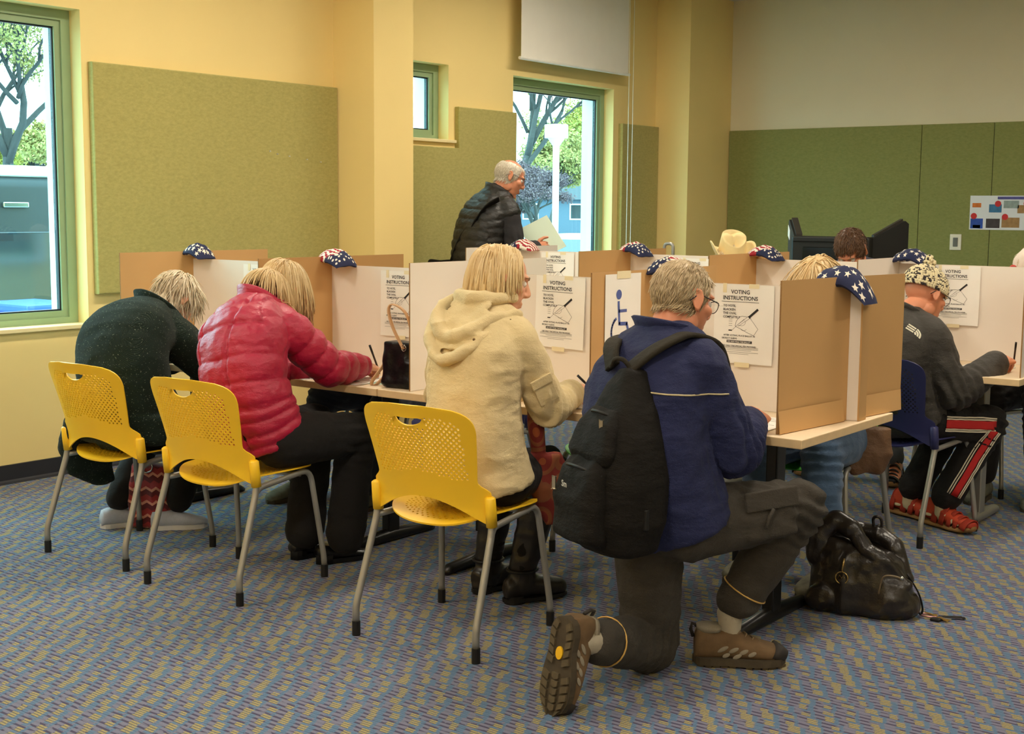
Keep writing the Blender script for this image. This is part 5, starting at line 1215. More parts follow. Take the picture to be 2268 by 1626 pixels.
# knitted hat: rows of fat stitches around a dome
KN = NT('black_cream_knit'); wn = KN.n('ShaderNodeNewGeometry'); f1 = KN.m('GREATER_THAN', wn.outputs['Random Per Island'], .74); KN.color(KN.mix(f1, srgb(222, 208, 168), srgb(50, 42, 40))); KN.set(rough=.95, sheen=.2)
b = MB(); H = V3(J['head']); rr = random.Random(5); Cc = V3((0, -.016, .035)); Rr = (.089, .112, .1)
for row in range(17):
    ph = .1 + row * .105; nst = max(6, int(2 * PI * math.sin(ph) / .125))
    for k in range(nst):
        th = 2 * PI * (k + .5 * (row % 2)) / nst + row * .05; d = V3((math.sin(ph) * math.cos(th), math.sin(ph) * math.sin(th), math.cos(ph)))
        if d.z < -.16 : continue
        p = Cc + V3((d.x * Rr[0], d.y * Rr[1], d.z * Rr[2])); tg = V3((-math.sin(th), math.cos(th), 0)); up = d.cross(tg)
        for sg2 in (-1, 1):
            ax = (tg * .75 + up * .65 * sg2).normalized(); q = p + up * .004 * sg2; n_ = ax.cross(d); Ms = M @ Matrix((ax, n_, d)).transposed()
            b.ell(H + M @ q, (.0105, .0056, .0062), Ms, 8, 5)
cap(J['head'], M, mat('knit_lining', (150, 138, 112), .95), root, lambda p: p.z > .022, 1.13, 'hat_lining')  # plain beige lining, visible in the gaps between stitches
o = b.build('knit_hat', KN.mat, root, True)
b = MB(); pc_ = H + M @ (Cc + V3((0, -.01, .122)))
for k in range(90):
    d = V3((rr.gauss(0, 1), rr.gauss(0, 1), rr.gauss(0, 1))).normalized(); b.ell(pc_ + d * rr.uniform(.012, .027), (.0085, .0075, .0075), None, 6, 4)
b.build('pom_pom', KN.mat, o, True)
glasses(root, J['head'], M, GLB)
world_parent(root)
# ---- standing man in the black vest
root = thing('person', 'balding man standing in a black quilted vest holding a paper by the tall window', 'person', (-5.52, 6.92, 0))
J = J_(pel=(-5.55, 6.89, .98), ctl=(-5.57, 6.80, 1.28), neck=(-5.49, 6.96, 1.535), head=(-5.425, 7.03, 1.655), hf=(.68, .66, -.42), hu=(0, .2, 1), sl=(-5.69, 7.02, 1.43), sr=(-5.36, 6.93, 1.44), el=(-5.80, 7.0, 1.16), er=(-5.31, 6.94, 1.165), wl=(-5.66, 7.2, 1.1), wr=(-5.285, 7.14, 1.195),
       hl=(-5.64, 6.90, .95), hr=(-5.46, 6.87, .95), kl=(-5.65, 6.93, .52), kr=(-5.45, 6.9, .52), al=(-5.65, 6.91, .1), ar=(-5.44, 6.88, .1))
M = base_body(J, root, SKINR, hands=(('l', (.2, .9, -.2), (-1, 0, .2), 'hold', 1), ('r', (.25, .95, .1), (.9, -.3, .4), 'hold', 1)), neckr=.06)
VEST = m_cloth('black_quilted_nylon', (34, 32, 30), .42, 0, .4, 16, .15, .0, .5); SWT = m_cloth('charcoal_sweater', (52, 50, 52), .9, 0, .3, 9, .1, .03)
top(J, root, SWT, [(-.05, .16, .11, 0), (.5, .17, .12, 0), (.85, .15, .1, 0), (1, .07, .07, 0)], (.074, .072, .066, .06, .05), t0=-.05, name='sweater', disp=wrinkles(J, .005, 9, 51))
b = MB(); torso(b, J, [(-.12, .2, .15, 0), (.3, .195, .15, 0), (.7, .2, .14, 0), (.88, .17, .115, 0), (.97, .1, .09, 0), (1, .09, .085, 0)], -.14, 1.0, 14); b.chain([J['sl'], J['neck'], J['sr']], [.085, .09, .085])
data_obj('vest', remesh(b, .0085, 4, .5, quilt(J, .058, .058, .012, .5)), VEST, root, True)
collar(root, V3(J['neck']) + V3((0, -.01, -.01)), (.25, .3, 1), (.68, .66, -.2), .08, .075, VEST, .5, .006, 1, .02, back=1.2)
legs(J, root, BLACKT, disp=wrinkles(J, .005, 9, 53))
for s in 'lr': a = V3(J['a' + s]); shoe(root, mat4((a.x - .02, a.y - .07, 0), (.3, .95, 0)), .28, PATENT, PATENT, .075, .048)
hb = strands(J['head'], M, 1300, .03, 55, lambda p: scalp(p) and p.z < .088, lambda p, d: V3((d.x * .3, -.3, -.7)), .15, .0016, base=1.03, segs=4, lenvar=.3, mess=.1, lift=.02); hb.build('hair', WHITEH, root, True); cap(J['head'], M, WHITEH, root, lambda p: scalp(p) and p.z < .09, 1.025)
glasses(root, J['head'], M, mat('thin_metal_frame', (120, 120, 124), .3, metal=.8))
T = V3(root.location); ribbon(spl([(-5.36, 6.83, 1.515), (-5.42, 6.765, 1.46), (-5.52, 6.735, 1.34), (-5.63, 6.745, 1.2), (-5.74, 6.80, 1.06)], 6), (.7, 0, .7), .026, .003, 'bag_strap', root, BPK)
world_parent(root)
t = thing('shoulder_bag', 'black shoulder bag hanging at the standing man\'s left hip', 'bag', (-5.79, 6.80, .86)); b = MB(); b.loft([((0, 0, 0), (.09, .03, 0), (-.03, .05, 0)), ((0, 0, .03), (.13, .04, 0), (-.03, .07, 0)), ((0, 0, .2), (.13, .04, 0), (-.03, .06, 0)), ((0, 0, .25), (.11, .04, 0), (-.02, .03, 0))], 20, 3); data_obj('bag_body', remesh(b, .009, 4, .5, lambda V, N: .006 * vnoise(V, 14, 2)), BPK, t, True)
b = MB(); b.bbox((-.12, -.085, .1), (.12, -.06, .22), .01, Matrix.Rotation(.3, 4, 'Z')); b.build('bag_flap', BPK, t)
t = thing('held_paper', 'pale green paper held by the standing man', 'paper', (-5.32, 7.30, 1.24)); Mx = Matrix.Rotation(.75, 4, 'Z') @ Matrix.Rotation(1.15, 4, 'X') @ Matrix.Rotation(.5, 4, 'Z'); b = MB(); b.box((-.12, -.10, 0), (.10, .16, .0015), Mx); b.build('sheet', mat('pale_green_paper', (206, 222, 200), .7, .02), t)
# ---- people on the far sides of the tables (seated, facing the camera side)
def seated_back(x, y, lab, topm, trom, hairf, hz, hy, hx=0, skin=SKIN, lean=.2, knee=((-.12, -.36), (.12, -.36)), ank=((-.14, -.34), (.14, -.34)), hf=(0, -.7, -.7), hscale=.97, size=1.0, shoes=None):
    """person at a table seen from the front; y grows away from the table"""
    root = thing('person', lab, 'person', (x, y, 0))
    hd = V3((x + hx, hy, hz)); nk = hd + V3((0, .09, -.07))
    J = J_(pel=(x, y + .03, .58), ctl=(x, y + .12, .86), neck=tuple(nk), head=tuple(hd), hf=hf, hu=(0, -.5, .8), sl=(nk.x + .18, nk.y + .02, nk.z - .11), sr=(nk.x - .18, nk.y + .02, nk.z - .11), el=(nk.x + .26, nk.y - .1, .76), er=(nk.x - .26, nk.y - .1, .76),
           wl=(nk.x + .08, nk.y - .26, .785), wr=(nk.x - .08, nk.y - .26, .785), hl=(x + .09, y, .54), hr=(x - .09, y, .54), kl=(x + knee[1][0], y + knee[1][1], .53), kr=(x + knee[0][0], y + knee[0][1], .53), al=(x + ank[1][0], y + ank[1][1], .11), ar=(x + ank[0][0], y + ank[0][1], .11))
    M = base_body(J, root, skin, hands=(('l', (-.3, -.9, -.1), (0, 0, 1), 'rest', .95), ('r', (.3, -.9, -.1), (0, 0, 1), 'pen', .95)), hscale=hscale, voxel=.014)
    top(J, root, topm, [(-.12, .18, .14, 0), (.3, .18, .14, 0), (.7, .2, .13, 0), (.88, .15, .1, 0), (1, .08, .075, 0)], (.075, .074, .068, .062, .052), disp=wrinkles(J, .006, 8, 61), voxel=.01)
    legs(J, root, trom, (.105, .094, .08, .072, .066), disp=wrinkles(J, .006, 9, 62), voxel=.012)
    if shoes: shoes(root, J)
    else:
        for s in 'lr': a = V3(J['a' + s]); shoe(root, mat4((a.x, a.y + .07, 0), (0, -1, 0)), .27, SNK, SOLEB, .08, .048)
    hairf(root, J, M); world_parent(root); return root, J
SNK = mat('olive_grey_sneaker', (120, 118, 100), .8, .4, 26, bump=.3, bscale=90); BRJ = m_cloth('brown_leather_jacket', (104, 72, 44), .5, 0, .5, 12, .2, 0, .5); NVS = m_cloth('navy_shirt', (40, 44, 70), .85); GRS = m_cloth('grey_shirt', (120, 118, 112), .85); DKJ = m_cloth('dark_denim', (38, 42, 54), .9, 0, .4)
def hair_short(m, n=1500, L=.035):
    def fn(root, J, M): strands(J['head'], M, n, L, 71, lambda p: scalp(p) or (p.z > .06 and p.y < .075), lambda p, d: V3((d.x * .2, .3, .2)), .1, .002, base=1.03, segs=4, lenvar=.4, mess=.2, lift=.06).build('hair', m, root, True); cap(J['head'], M, m, root, lambda p: scalp(p) or (p.z > .06 and p.y < .07), 1.03, bump=.004)
    return fn
def hair_long(m):
    def fn(root, J, M): strands(J['head'], M, 900, .16, 72, scalp, None, .3, .003, base=1.06, segs=8, mess=.05, lift=.1).build('hair', m, root, True); cap(J['head'], M, m, root, scalp, 1.06, bump=.006)
    return fn
rj, Jn = seated_back(-2.24, 5.06, 'person in jeans and brown jacket behind the end divider, only hair and knees showing', BRJ, DENIM, hair_long(PALEB), 1.15, 4.86, .02, knee=((-.1, -.36), (.12, -.33)), ank=((-.16, -.34), (.16, -.36)))
b = MB(); b.loft([((0, 0, .15), (.07, .05, 0), (-.02, .03, 0)), ((.0, -.02, .05), (.08, .06, 0), (-.02, .03, 0)), ((.01, -.03, -.03), (.05, .05, 0), (-.01, .015, 0))], 18); data_obj('jacket_hem', remesh(b, .007, 4, .5, lambda V, N: .008 * (1 - 2 * np.abs(vnoise(V, 16, 2)))), BRJ, rj, True).location = (.18, -.01, .44)
seated_back(-4.5, 4.98, 'person in dark trousers and olive sneakers on the far side of the left front table', NVS, DKJ, hair_short(BROWNH), 1.0, 4.78, knee=((-.2, -.38), (.2, -.36)), ank=((-.34, -.44), (.12, -.42)), hf=(0, -.5, -.85))
def sand(root, J):
    pass
def hat_person(root, J, M):
    hair_short(GREYB, 500)(root, J, M)
r_, Jc = seated_back(-3.74, 7.12, 'person under the cream cowboy hat on the far side of the back row', GRS, DENIM, hat_person, 1.14, 6.98)
t = thing('cowboy_hat', 'cream felt cowboy hat with curled brim above the tan divider', 'hat', Jc['head']); FELTH = mat('cream_hat_felt', (238, 214, 156), .85, .05, 20, bump=.15, bscale=120)
Mh = hframe((.66, -.68, -.34), (0, 0, 1)).to_4x4(); Mh.translation = V3((0, 0, .015))
vs = []; fs = []; nr, na = 7, 48
for i in range(nr + 1):
    q = i / nr
    for k in range(na):
        a = 2 * PI * k / na; ca, sa = math.cos(a), math.sin(a); ro = .083 + .072 * q; x = ro * ca; y = ro * sa * 1.18; z = .085 * abs(ca) ** 2.2 * q ** 1.5 - .02 * sa * sa * q + .035; vs.append(Mh @ V3((x * (1 - .18 * abs(ca) * q), y, z)))
for i in range(nr):
    for k in range(na): fs.append((i * na + k, i * na + (k + 1) % na, (i + 1) * na + (k + 1) % na, (i + 1) * na + k))
data_obj('brim', solid([tuple(v) for v in vs], fs, .004), FELTH, t, True)
vs = []; fs = []; nz = 14
for i in range(nz + 1):
    q = i / nz
    for k in range(na):
        a = 2 * PI * k / na; ca, sa = math.cos(a), math.sin(a); hgt = .125 + .012 * (-sa); rr_ = 1 - .2 * q ** 1.5 if q < .8 else (1 - .2 * .8 ** 1.5) * max(0.02, 1 - ((q - .8) / .2) ** 2) ** .5
        pinch = 1 - .28 * max(0, sa) ** 2 * q; z = .035 + hgt * min(1, q / .8) - (.03 * (1 - abs(ca)) if q > .85 else 0) - .028 * max(0, sa) * q; vs.append(Mh @ V3((.083 * ca * rr_ * pinch, .098 * sa * rr_, z)))
for i in range(nz):
    for k in range(na): fs.append((i * na + k, i * na + (k + 1) % na, (i + 1) * na + (k + 1) % na, (i + 1) * na + k))
fs.append(tuple(nz * na + k for k in range(na))); mesh_obj('crown', vs, fs, FELTH, t, True)
def sandals(root_, J):
    global root
    keep = root; root = root_
    for s in 'lr': a = V3(J['a' + s]); sandal(mat4((a.x, a.y + .06, 0), (.25 if s == 'l' else 0, -1, 0)), .27, BLK, SKINR)
    root = keep
seated_back(-3.0, 7.14, 'brown haired man bowed behind the back row in front of the voting machine', NVS, m_cloth('grey_jeans', (88, 92, 98), .9), hair_short(BROWNH, 2400, .03), 1.235, 6.98, .0, SKINR, knee=((-.1, -.36), (.2, -.3)), ank=((-.1, -.3), (.34, -.28)), hf=(.1, -.7, -.7), shoes=sandals)
def cap_hat(root, J, M):
    hair_short(GREYB, 300)(root, J, M); m_ = mat('pale_pink_cap_cloth', (232, 212, 196), .85, .05, 20, bump=.2, bscale=150)
    o = cap(J['head'], M, m_, root, lambda p: p.z > .03, 1.12, 'cloth_cap', .006); b = MB(); b.loft([(V3(J['head']) + M @ V3((0, .08, .05)), M @ V3((.07, 0, 0)), M @ V3((0, .02, .004))), (V3(J['head']) + M @ V3((0, .13, .035)), M @ V3((.055, 0, 0)), M @ V3((0, .02, .004)))], 16); b.build('cap_peak', m_, o, True)
    b = MB(); b.ell(V3(J['head']) + M @ V3((.05, .075, .075)), (.02, .012, .02)); b.build('cap_badge', mat('red_badge', (190, 60, 50), .7), o, True)
seated_back(-2.0, 7.08, 'person in a pale cap and black trousers with red piping at the right picture edge', NVS, TRK, cap_hat, 1.15, 6.95, -.02, hf=(-.1, -.8, -.55))
# ------------------------------------------------------------------ bags, papers, pens
def m_patent():
    t = NT('black_patent_leather'); c = t.co(); t.color((.006, .006, .007, 1)); t.set(rough=.3, spec=.22); t.bump(t.noise(c, 14, 3), .5, .02); return t.mat
PAT = m_patent(); TANL = mat('tan_leather', (214, 172, 130), .5, .08)
t = thing('handbag', 'black patent handbag with tan handles standing on the table edge', 'handbag', (-3.555, 3.93, TT)); b = MB()
b.loft([((.0, 0, .004), (.075, .01, 0), (0, .05, 0)), ((0, 0, .02), (.08, .01, 0), (0, .055, 0)), ((0, 0, .1), (.08, .01, 0), (0, .05, 0)), ((0, 0, .17), (.082, .01, 0), (0, .042, 0)), ((0, 0, .185), (.082, .012, 0), (0, .04, 0))], 24, 6)
data_obj('bag_body', remesh(b, .0055, 2, .5, lambda V, N: .009 * (1 - 2 * np.abs(vnoise(V, 13, 7))) * np.clip((.15 - V[:, 2]) / .05, 0, 1) * np.clip((V[:, 2]) / .02, 0, 1)), PAT, t, True)
ribbon(spl([(.03, -.045, .16), (-.02, -.05, .24), (-.05, -.045, .31), (-.03, -.04, .335), (.03, -.03, .30), (.07, -.03, .2)], 6), (0, 1, 0), .007, .0025, 'handle', t, TANL)
ribbon(spl([(-.082, .0, .13), (-.115, -.02, .07), (-.145, -.045, .012), (-.13, -.03, .006), (-.10, .0, .05), (-.083, .02, .08)], 6), (.3, 1, 0), .007, .0025, 'handle', t, TANL)
b = MB(); b.tube([(.035 + .012 * math.cos(a), -.05, .165 + .012 * math.sin(a)) for a in np.linspace(0, 2 * PI, 14)], .002, 6, False); b.build('ring', CHR, t, True)
# slouchy black leather bag on the floor
t = thing('leather_bag', 'large slouchy black leather bag standing open on the carpet', 'bag', (-1.85, 4.52, 0), .22)
def m_leather():
    q = NT('black_bag_leather'); c = q.co(); q.color(q.mix(q.noise(c, 7, 3), srgb(14, 12, 11), srgb(44, 36, 30))); q.set(rough=.3, spec=.6); q.bump(q.m('ADD', q.noise(c, 16, 4), q.m('MULTIPLY', q.noise(c, 220, 2), .08)), .5, .012); return q.mat
LEA = m_leather(); b = MB()
b.loft([((0, 0, .006), (.17, 0, 0), (0, .085, 0)), ((0, 0, .03), (.185, 0, 0), (0, .1, 0)), ((-.005, 0, .12), (.175, 0, 0), (0, .1, 0)), ((-.02, .0, .2), (.15, 0, 0), (0, .085, 0)), ((-.04, .01, .25), (.13, 0, -.03), (0, .06, 0))], 28, 3)
b.chain([(-.165, -.045, .2), (-.15, -.03, .29), (-.10, -.02, .335), (-.03, -.03, .30)], [.03, .03, .028, .02], 12); b.chain([(-.03, -.03, .3), (.02, -.05, .24), (.1, -.06, .2), (.16, -.04, .13)], [.02, .018, .016, .018], 12)
b.chain([(-.10, .06, .3), (-.02, .075, .28), (.05, .07, .275), (.10, .05, .24), (.155, .02, .14)], [.02, .018, .022, .02, .02], 12); b.ell((.17, .0, .045), (.04, .05, .042)); b.ell((-.13, -.09, .06), (.05, .03, .05))
data_obj('bag_body', remesh(b, .0065, 4, .5, lambda V, N: .014 * (1 - 2 * np.abs(vnoise(V * np.array([1, 1, .8]), 8, 3))) * np.clip(V[:, 2] / .03, 0, 1) + .004 * (1 - 2 * np.abs(vnoise(V, 22, 5)))), LEA, t, True)
b = MB(); b.tube(spl([(.03, .07, .27), (.02, .06, .33), (.035, .055, .345), (.05, .06, .33), (.05, .07, .27)], 5), .006, 8); b.build('handle', LEA, t, True)
b = MB(); b.tube([(-.055 + .022 * math.cos(a), -.108, .145 + .022 * math.sin(a)) for a in np.linspace(0, 2 * PI, 20)], .0026, 6, False); b.tube([(-.055, -.108, .168), (-.05, -.098, .215)], .004, 6); b.tube([(-.068, -.108, .14), (-.062, -.108, .155), (-.055, -.108, .143), (-.048, -.108, .155), (-.042, -.108, .14)], .002, 5); b.build('hanging_emblem', mat('pale_gold', (196, 168, 112), .25, metal=.9), t, True)
b = MB(); b.tube(spl([(.075, -.10, .1), (.09, -.112, .165), (.125, -.112, .175), (.155, -.1, .165)], 5), .0035, 6); b.build('strap_edge', mat('strap_edge_tan', (120, 104, 80), .5), t, True)
b = MB(); b.ell((.152, -.1, .168), (.009, .007, .007)); b.build('strap_clip', CHR, t, True)
k = thing('key_bunch', 'bunch of keys on a black wrist strap lying on the carpet by the leather bag', 'keys', (-1.66, 4.56, 0))
ribbon(spl([(-.055, -.045, .165), (-.03, -.02, .12), (-.005, .01, .05), (.005, .022, .012), (.012, .03, .03), (-.0, .015, .09), (-.03, -.02, .16)], 5), (.6, -.7, 0), .006, .0018, 'wrist_strap', k, BLK)
b = MB(); b.tube([(.03 + .03 * math.cos(a), .035 + .016 * math.sin(a), .009) for a in np.linspace(0, 2 * PI, 18)], .0035, 6, False); b.build('carabiner', mat('pink_metal', (200, 150, 150), .3, metal=.7), k, True)
BRS = mat('brass_key', (222, 180, 96), .3, metal=.8)
for ang, m_, L in ((-.5, BRS, .055), (-.2, BRS, .05), (2.9, BRS, .05), (.1, STL, .05)):
    b = MB(); Mk = Matrix.Translation((.062, .04, .006 + .002 * abs(ang))) @ Matrix.Rotation(ang, 4, 'Z'); b.prism([(.01 + .011 * math.cos(a), .011 * math.sin(a)) for a in np.linspace(0, 2 * PI, 12, False)], 0, .002, Mk); b.box((.018, -.004, 0), (L, .004, .002), Mk); b.box((L * .7, -.007, 0), (L * .8, -.003, .002), Mk); b.build('key', m_, k)
b = MB(); b.bbox((.05, .0, .0), (.085, .025, .012), .004); b.build('car_fob', BLK, k)
b = MB(); Mk = Matrix.Translation((.1, .075, .004)) @ Matrix.Rotation(.55, 4, 'Z'); b.box((-.04, -.014, 0), (.04, -.011, .003), Mk); b.box((-.04, .011, 0), (.04, .014, .003), Mk); b.box((.037, -.014, 0), (.04, .014, .003), Mk); b.box((-.04, -.014, 0), (-.037, .014, .003), Mk); b.build('metal_frame_tag', CHR, k)
b = MB(); b.box((-.04, -.011, 0), (.05, .011, .002), Mk); b.build('tag_plate', BLK, k)
# chevron tote below the green coat
def m_chev():
    q = NT('red_chevron_knit'); c = q.co(); sx = q.n('ShaderNodeSeparateXYZ'); q.put(sx.inputs[0], c); z_ = q.m('ADD', sx.outputs[2], q.m('MULTIPLY', q.m('PINGPONG', q.m('ADD', sx.outputs[0], sx.outputs[1]), .022), .6)); fr = q.m('FRACT', q.m('DIVIDE', z_, .062))
    col = q.mix(q.m('LESS_THAN', fr, .2), srgb(150, 40, 44), srgb(206, 140, 120)); col = q.mix(q.m('GREATER_THAN', fr, .62), col, srgb(96, 24, 34)); q.color(col); q.set(rough=.9, sheen=.3); q.bump(q.noise(c, 300, 2), .4, .003); return q.mat
t = thing('chevron_tote', 'red zigzag pattern tote bag on the floor between grey shoes', 'bag', (-4.9, 3.69, 0), .5); b = MB()
b.loft([((0, 0, .003), (.09, 0, 0), (0, .045, 0)), ((0, 0, .02), (.1, 0, 0), (0, .055, 0)), ((0, 0, .2), (.095, 0, 0), (0, .05, 0)), ((0, 0, .29), (.08, 0, 0), (0, .02, 0))], 24, 3); data_obj('bag_body', remesh(b, .007, 4, .5, lambda V, N: .007 * (1 - 2 * np.abs(vnoise(V, 12, 7))) * np.clip(V[:, 2] / .03, 0, 1)), m_chev(), t, True)
b = MB(); b.tube([(.0 + .028 * math.cos(a), -.03, .285 + .028 * math.sin(a)) for a in np.linspace(0, 2 * PI, 18)], .004, 6, False); b.build('ring', CHR, t, True)
paper(-3.86, 3.97, .2, .26, .15, 'ballot sheets under the pink sleeve', 3); paper(-4.08, 3.95, .2, .2, -.4, 'ballot under the left hand of the woman in pink', 1)
paper(-3.72, 4.05, .18, .26, -.5, 'pale green sheet beside the black handbag', 1, mat('mint_paper', (176, 206, 186), .7, .02)); paper(-2.70, 4.05, .2, .3, .1, 'ballot sheets under the hand of the blonde woman', 3); paper(-2.05, 4.02, .2, .28, 0, 'ballot sheets left of the kneeling man\'s hand', 3)
paper(-4.82, 4.05, .2, .28, .1, 'ballot under the hands of the woman in green', 2); paper(-1.98, 6.13, .22, .3, .05, 'ballot sheets before the man in the knit hat', 3)
pen((-3.845, 4.09, TT + .014), (-.05, -.32, .75), 'pen upright in the hand of the woman in pink'); pen((-2.68, 4.055, TT + .012), (-.55, -.25, .55), 'pen in the hand of the blonde woman'); pen((-1.845, 6.16, TT + .012), (.15, -.35, .75), 'pen in the hand of the man in the knit hat')
# ------------------------------------------------------------------ voting machine and cane
t = thing('voting_machine', 'black electronic voting machine with two raised side wings near the back wall', 'voting machine', (-3.98, 8.9, 0)); VM = mat('black_abs', (30, 29, 27), .5, .15, 12)
b = MB(); b.bbox((-.30, -.02, .82), (.30, .12, 1.275), .02); b.build('back_panel', VM, t); b = MB(); b.bbox((-.30, -.42, .80), (.30, .0, .86), .015, Matrix.Rotation(0, 4, 'X')); b.build('tray', VM, t)
b = MB(); b.bbox((-.2, -.035, .93), (.2, -.018, 1.2), .006); b.build('screen', mat('dark_screen', (10, 12, 14), .12), t)
b = MB(); b.bbox((-.28, -.03, 1.235), (.28, .0, 1.27), .006); b.build('lamp_bar', VM, t)
for s in (-1, 1):
    Mw = Matrix.Translation((s * .30, .04, 0)) @ Matrix.Rotation(s * (.95 if s < 0 else .8), 4, 'Z'); x0, x1 = (0, s * .26)
    b = MB(); pl = [(0, .82), (x1, .82), (x1, 1.37), (x1 * .9, 1.39), (0, 1.27)]
    b.prism(pl if s > 0 else pl[::-1], -.05, .0, Mw @ Matrix(((1, 0, 0, 0), (0, 0, -1, 0), (0, 1, 0, 0), (0, 0, 0, 1)))); wg = b.build('side_wing', VM, t)
    b = MB(); pl = [(x1 * .05, 1.255), (x1 * .85, 1.365), (x1 * .85, 1.405), (x1 * .05, 1.29)]; b.prism(pl if s > 0 else pl[::-1], -.06, -.015, Mw @ Matrix(((1, 0, 0, 0), (0, 0, -1, 0), (0, 1, 0, 0), (0, 0, 0, 1)))); b.build('wing_ridge', mat('brown_black_abs', (52, 46, 40), .5), wg)
    if s < 0: b = MB(); pl = [(x1 * 1.005, 1.27), (x1 * 1.005, 1.35), (x1 * .72, 1.31), (x1 * .72, 1.24)]; b.prism(pl[::-1], .0, .003, Mw @ Matrix(((1, 0, 0, 0), (0, 0, -1, 0), (0, 1, 0, 0), (0, 0, 0, 1)))); b.build('paper_tag', PAP, wg)
for sx in (-.26, .26):
    for sy in (-.36, .08): b = MB(); b.tube([(sx, sy, 0), (sx * .9, sy, .82)], .014, 8); b.build('leg', LEGB, t)
t = thing('metal_cane', 'grey metal loop handle standing up behind the back row beside the corner column', 'cane', (-4.19, 7.02, 0)); b = MB()
b.tube(arc([(-.031, 0, .9), (-.031, 0, 1.25), (.031, 0, 1.25), (.031, 0, .9)], .05, 8), .0095, 10); b.build('loop_handle', STL, t, True); b = MB(); b.tube([(-.031, 0, .9), (0, 0, .8), (0, 0, 0)], .0095, 8); b.tube([(.031, 0, .9), (0, 0, .8)], .0095, 8); b.build('shaft', STL, t, True)
# ------------------------------------------------------------------ outdoors
ZG = -.4
ASP = mat('wet_asphalt', (150, 156, 162), .7, .1, 4, bump=.2, bscale=60)
b = MB(); b.box((-90, -60, ZG - .2), (EXT - .23, 120, ZG)); struct(b.build('parking_lot', ASP))
BARK = mat('grey_bark', (72, 70, 68), .95, .2, 8, bump=.6, bscale=16, bdist=.02)
def m_leaf(name, c1, c2):
    t = NT(name); g = t.n('ShaderNodeNewGeometry'); t.color(t.mix(g.outputs['Random Per Island'], srgb(*c1), srgb(*c2))); t.set(rough=.7, spec=.2); return t.mat
LEAF1 = m_leaf('yellow_green_leaves', (120, 124, 60), (170, 152, 70)); LEAF2 = m_leaf('pale_autumn_leaves', (134, 132, 78), (176, 156, 92)); LEAF3 = m_leaf('purple_grey_leaves', (88, 70, 80), (120, 98, 98))
def tree(x, y, h, r0, label, leafm, seed, nleaf=2500, lsize=.09, spread=.55, forks=4, first=.4, depth=4):
    rr = random.Random(seed); t = thing('tree', label, 'tree', (x, y, ZG), 0, 'trees in the parking lot'); wood = MB(); tips = []
    def grow(p, d, L, r, lev):
        pts = [p]; n = 4
        for k in range(n): d = (d + V3((rr.gauss(0, .13), rr.gauss(0, .13), rr.gauss(0, .06)))).normalized(); p = p + d * L / n; pts.append(p)
        wood.tube(pts, [r * (1 - .35 * k / n) for k in range(n + 1)], 7 if lev < 2 else 5)
        if lev >= depth: tips.append((p, L)); return
        for k in range(forks if lev else forks):
            a = rr.uniform(0, 2 * PI); e = rr.uniform(.35, 1.0) * spread * 1.4; q = V3((math.cos(a), math.sin(a), 0)); d2 = (d * math.cos(e) + q * math.sin(e) + V3((0, 0, .12))).normalized(); s = rr.uniform(.45, 1) if lev else rr.uniform(.75, 1)
            grow(lerp(pts[0], pts[-1], s) if s < .9 else p, d2, L * rr.uniform(.55, .75), r * rr.uniform(.45, .62), lev + 1)
    grow(V3((0, 0, 0)), V3((rr.gauss(0, .05), rr.gauss(0, .05), 1)).normalized(), h * first, r0, 0)
    wood.build('trunk', BARK, t, True)
    lv = MB()
    for k in range(nleaf):
        p, L = tips[rr.randrange(len(tips))]; c = p + V3((rr.gauss(0, .3), rr.gauss(0, .3), rr.gauss(0, .25))) * L * 1.1; u = V3((rr.gauss(0, 1), rr.gauss(0, 1), rr.gauss(0, 1))).normalized(); v = u.orthogonal().normalized(); s = lsize * rr.uniform(.6, 1.4)
        lv.add([c - u * s, c + v * s * .5, c + u * s, c - v * s * .5], [(0, 1, 2, 3)])
    o = lv.build('leaves', leafm, t); o['kind'] = 'stuff'
tree(-34, 21, 10, .2, 'tree with a forked trunk in the left window above the van', LEAF2, 21, 16000, .05)
tree(-30, 38, 11, .2, 'large branching tree left of the lamp post in the tall window', LEAF1, 8, 16000, .055)
tree(-38, 52.6, 11, .2, 'bushy pale tree right behind the lamp post', LEAF2, 31, 16000, .08, first=.24); tree(-42, 61.5, 15, .25, 'tall bushy tree at the right side of the tall window', LEAF1, 32, 16000, .1, first=.22)
tree(-24, 32.6, 5, .12, 'purple leaved small tree low in the tall window', LEAF3, 17, 16000, .035, first=.28)
tree(-46, 27.5, 8, .2, 'distant bushy tree low in the left window', LEAF1, 23, 12000, .09, first=.22); tree(-50, 33, 11, .2, 'distant pale tree at the right of the left window', LEAF2, 34, 12000, .09, first=.22)
WP = mat('white_lamp_enamel', (236, 238, 238), .5, .02)
t = thing('lamp_post', 'white lamp post with drum head outside the tall window', 'lamp post', (-18, 25.05, ZG)); b = MB(); b.tube([(0, 0, 0), (0, 0, 3.35)], .075, 14); b.build('post', WP, t, True); b = MB(); b.lathe([(.08, 3.3), (.2, 3.48), (.27, 3.48), (.27, 3.78), (.05, 3.8)], 24); b.build('lamp_head', WP, t, True); b = MB(); b.lathe([(.15, 0), (.15, .25), (.08, .3)], 14); b.build('base', WP, t, True)
CGL = mat('car_glass', (34, 46, 54), .08, .05, spec=.8); TYR = mat('tyre', (30, 30, 32), .85)
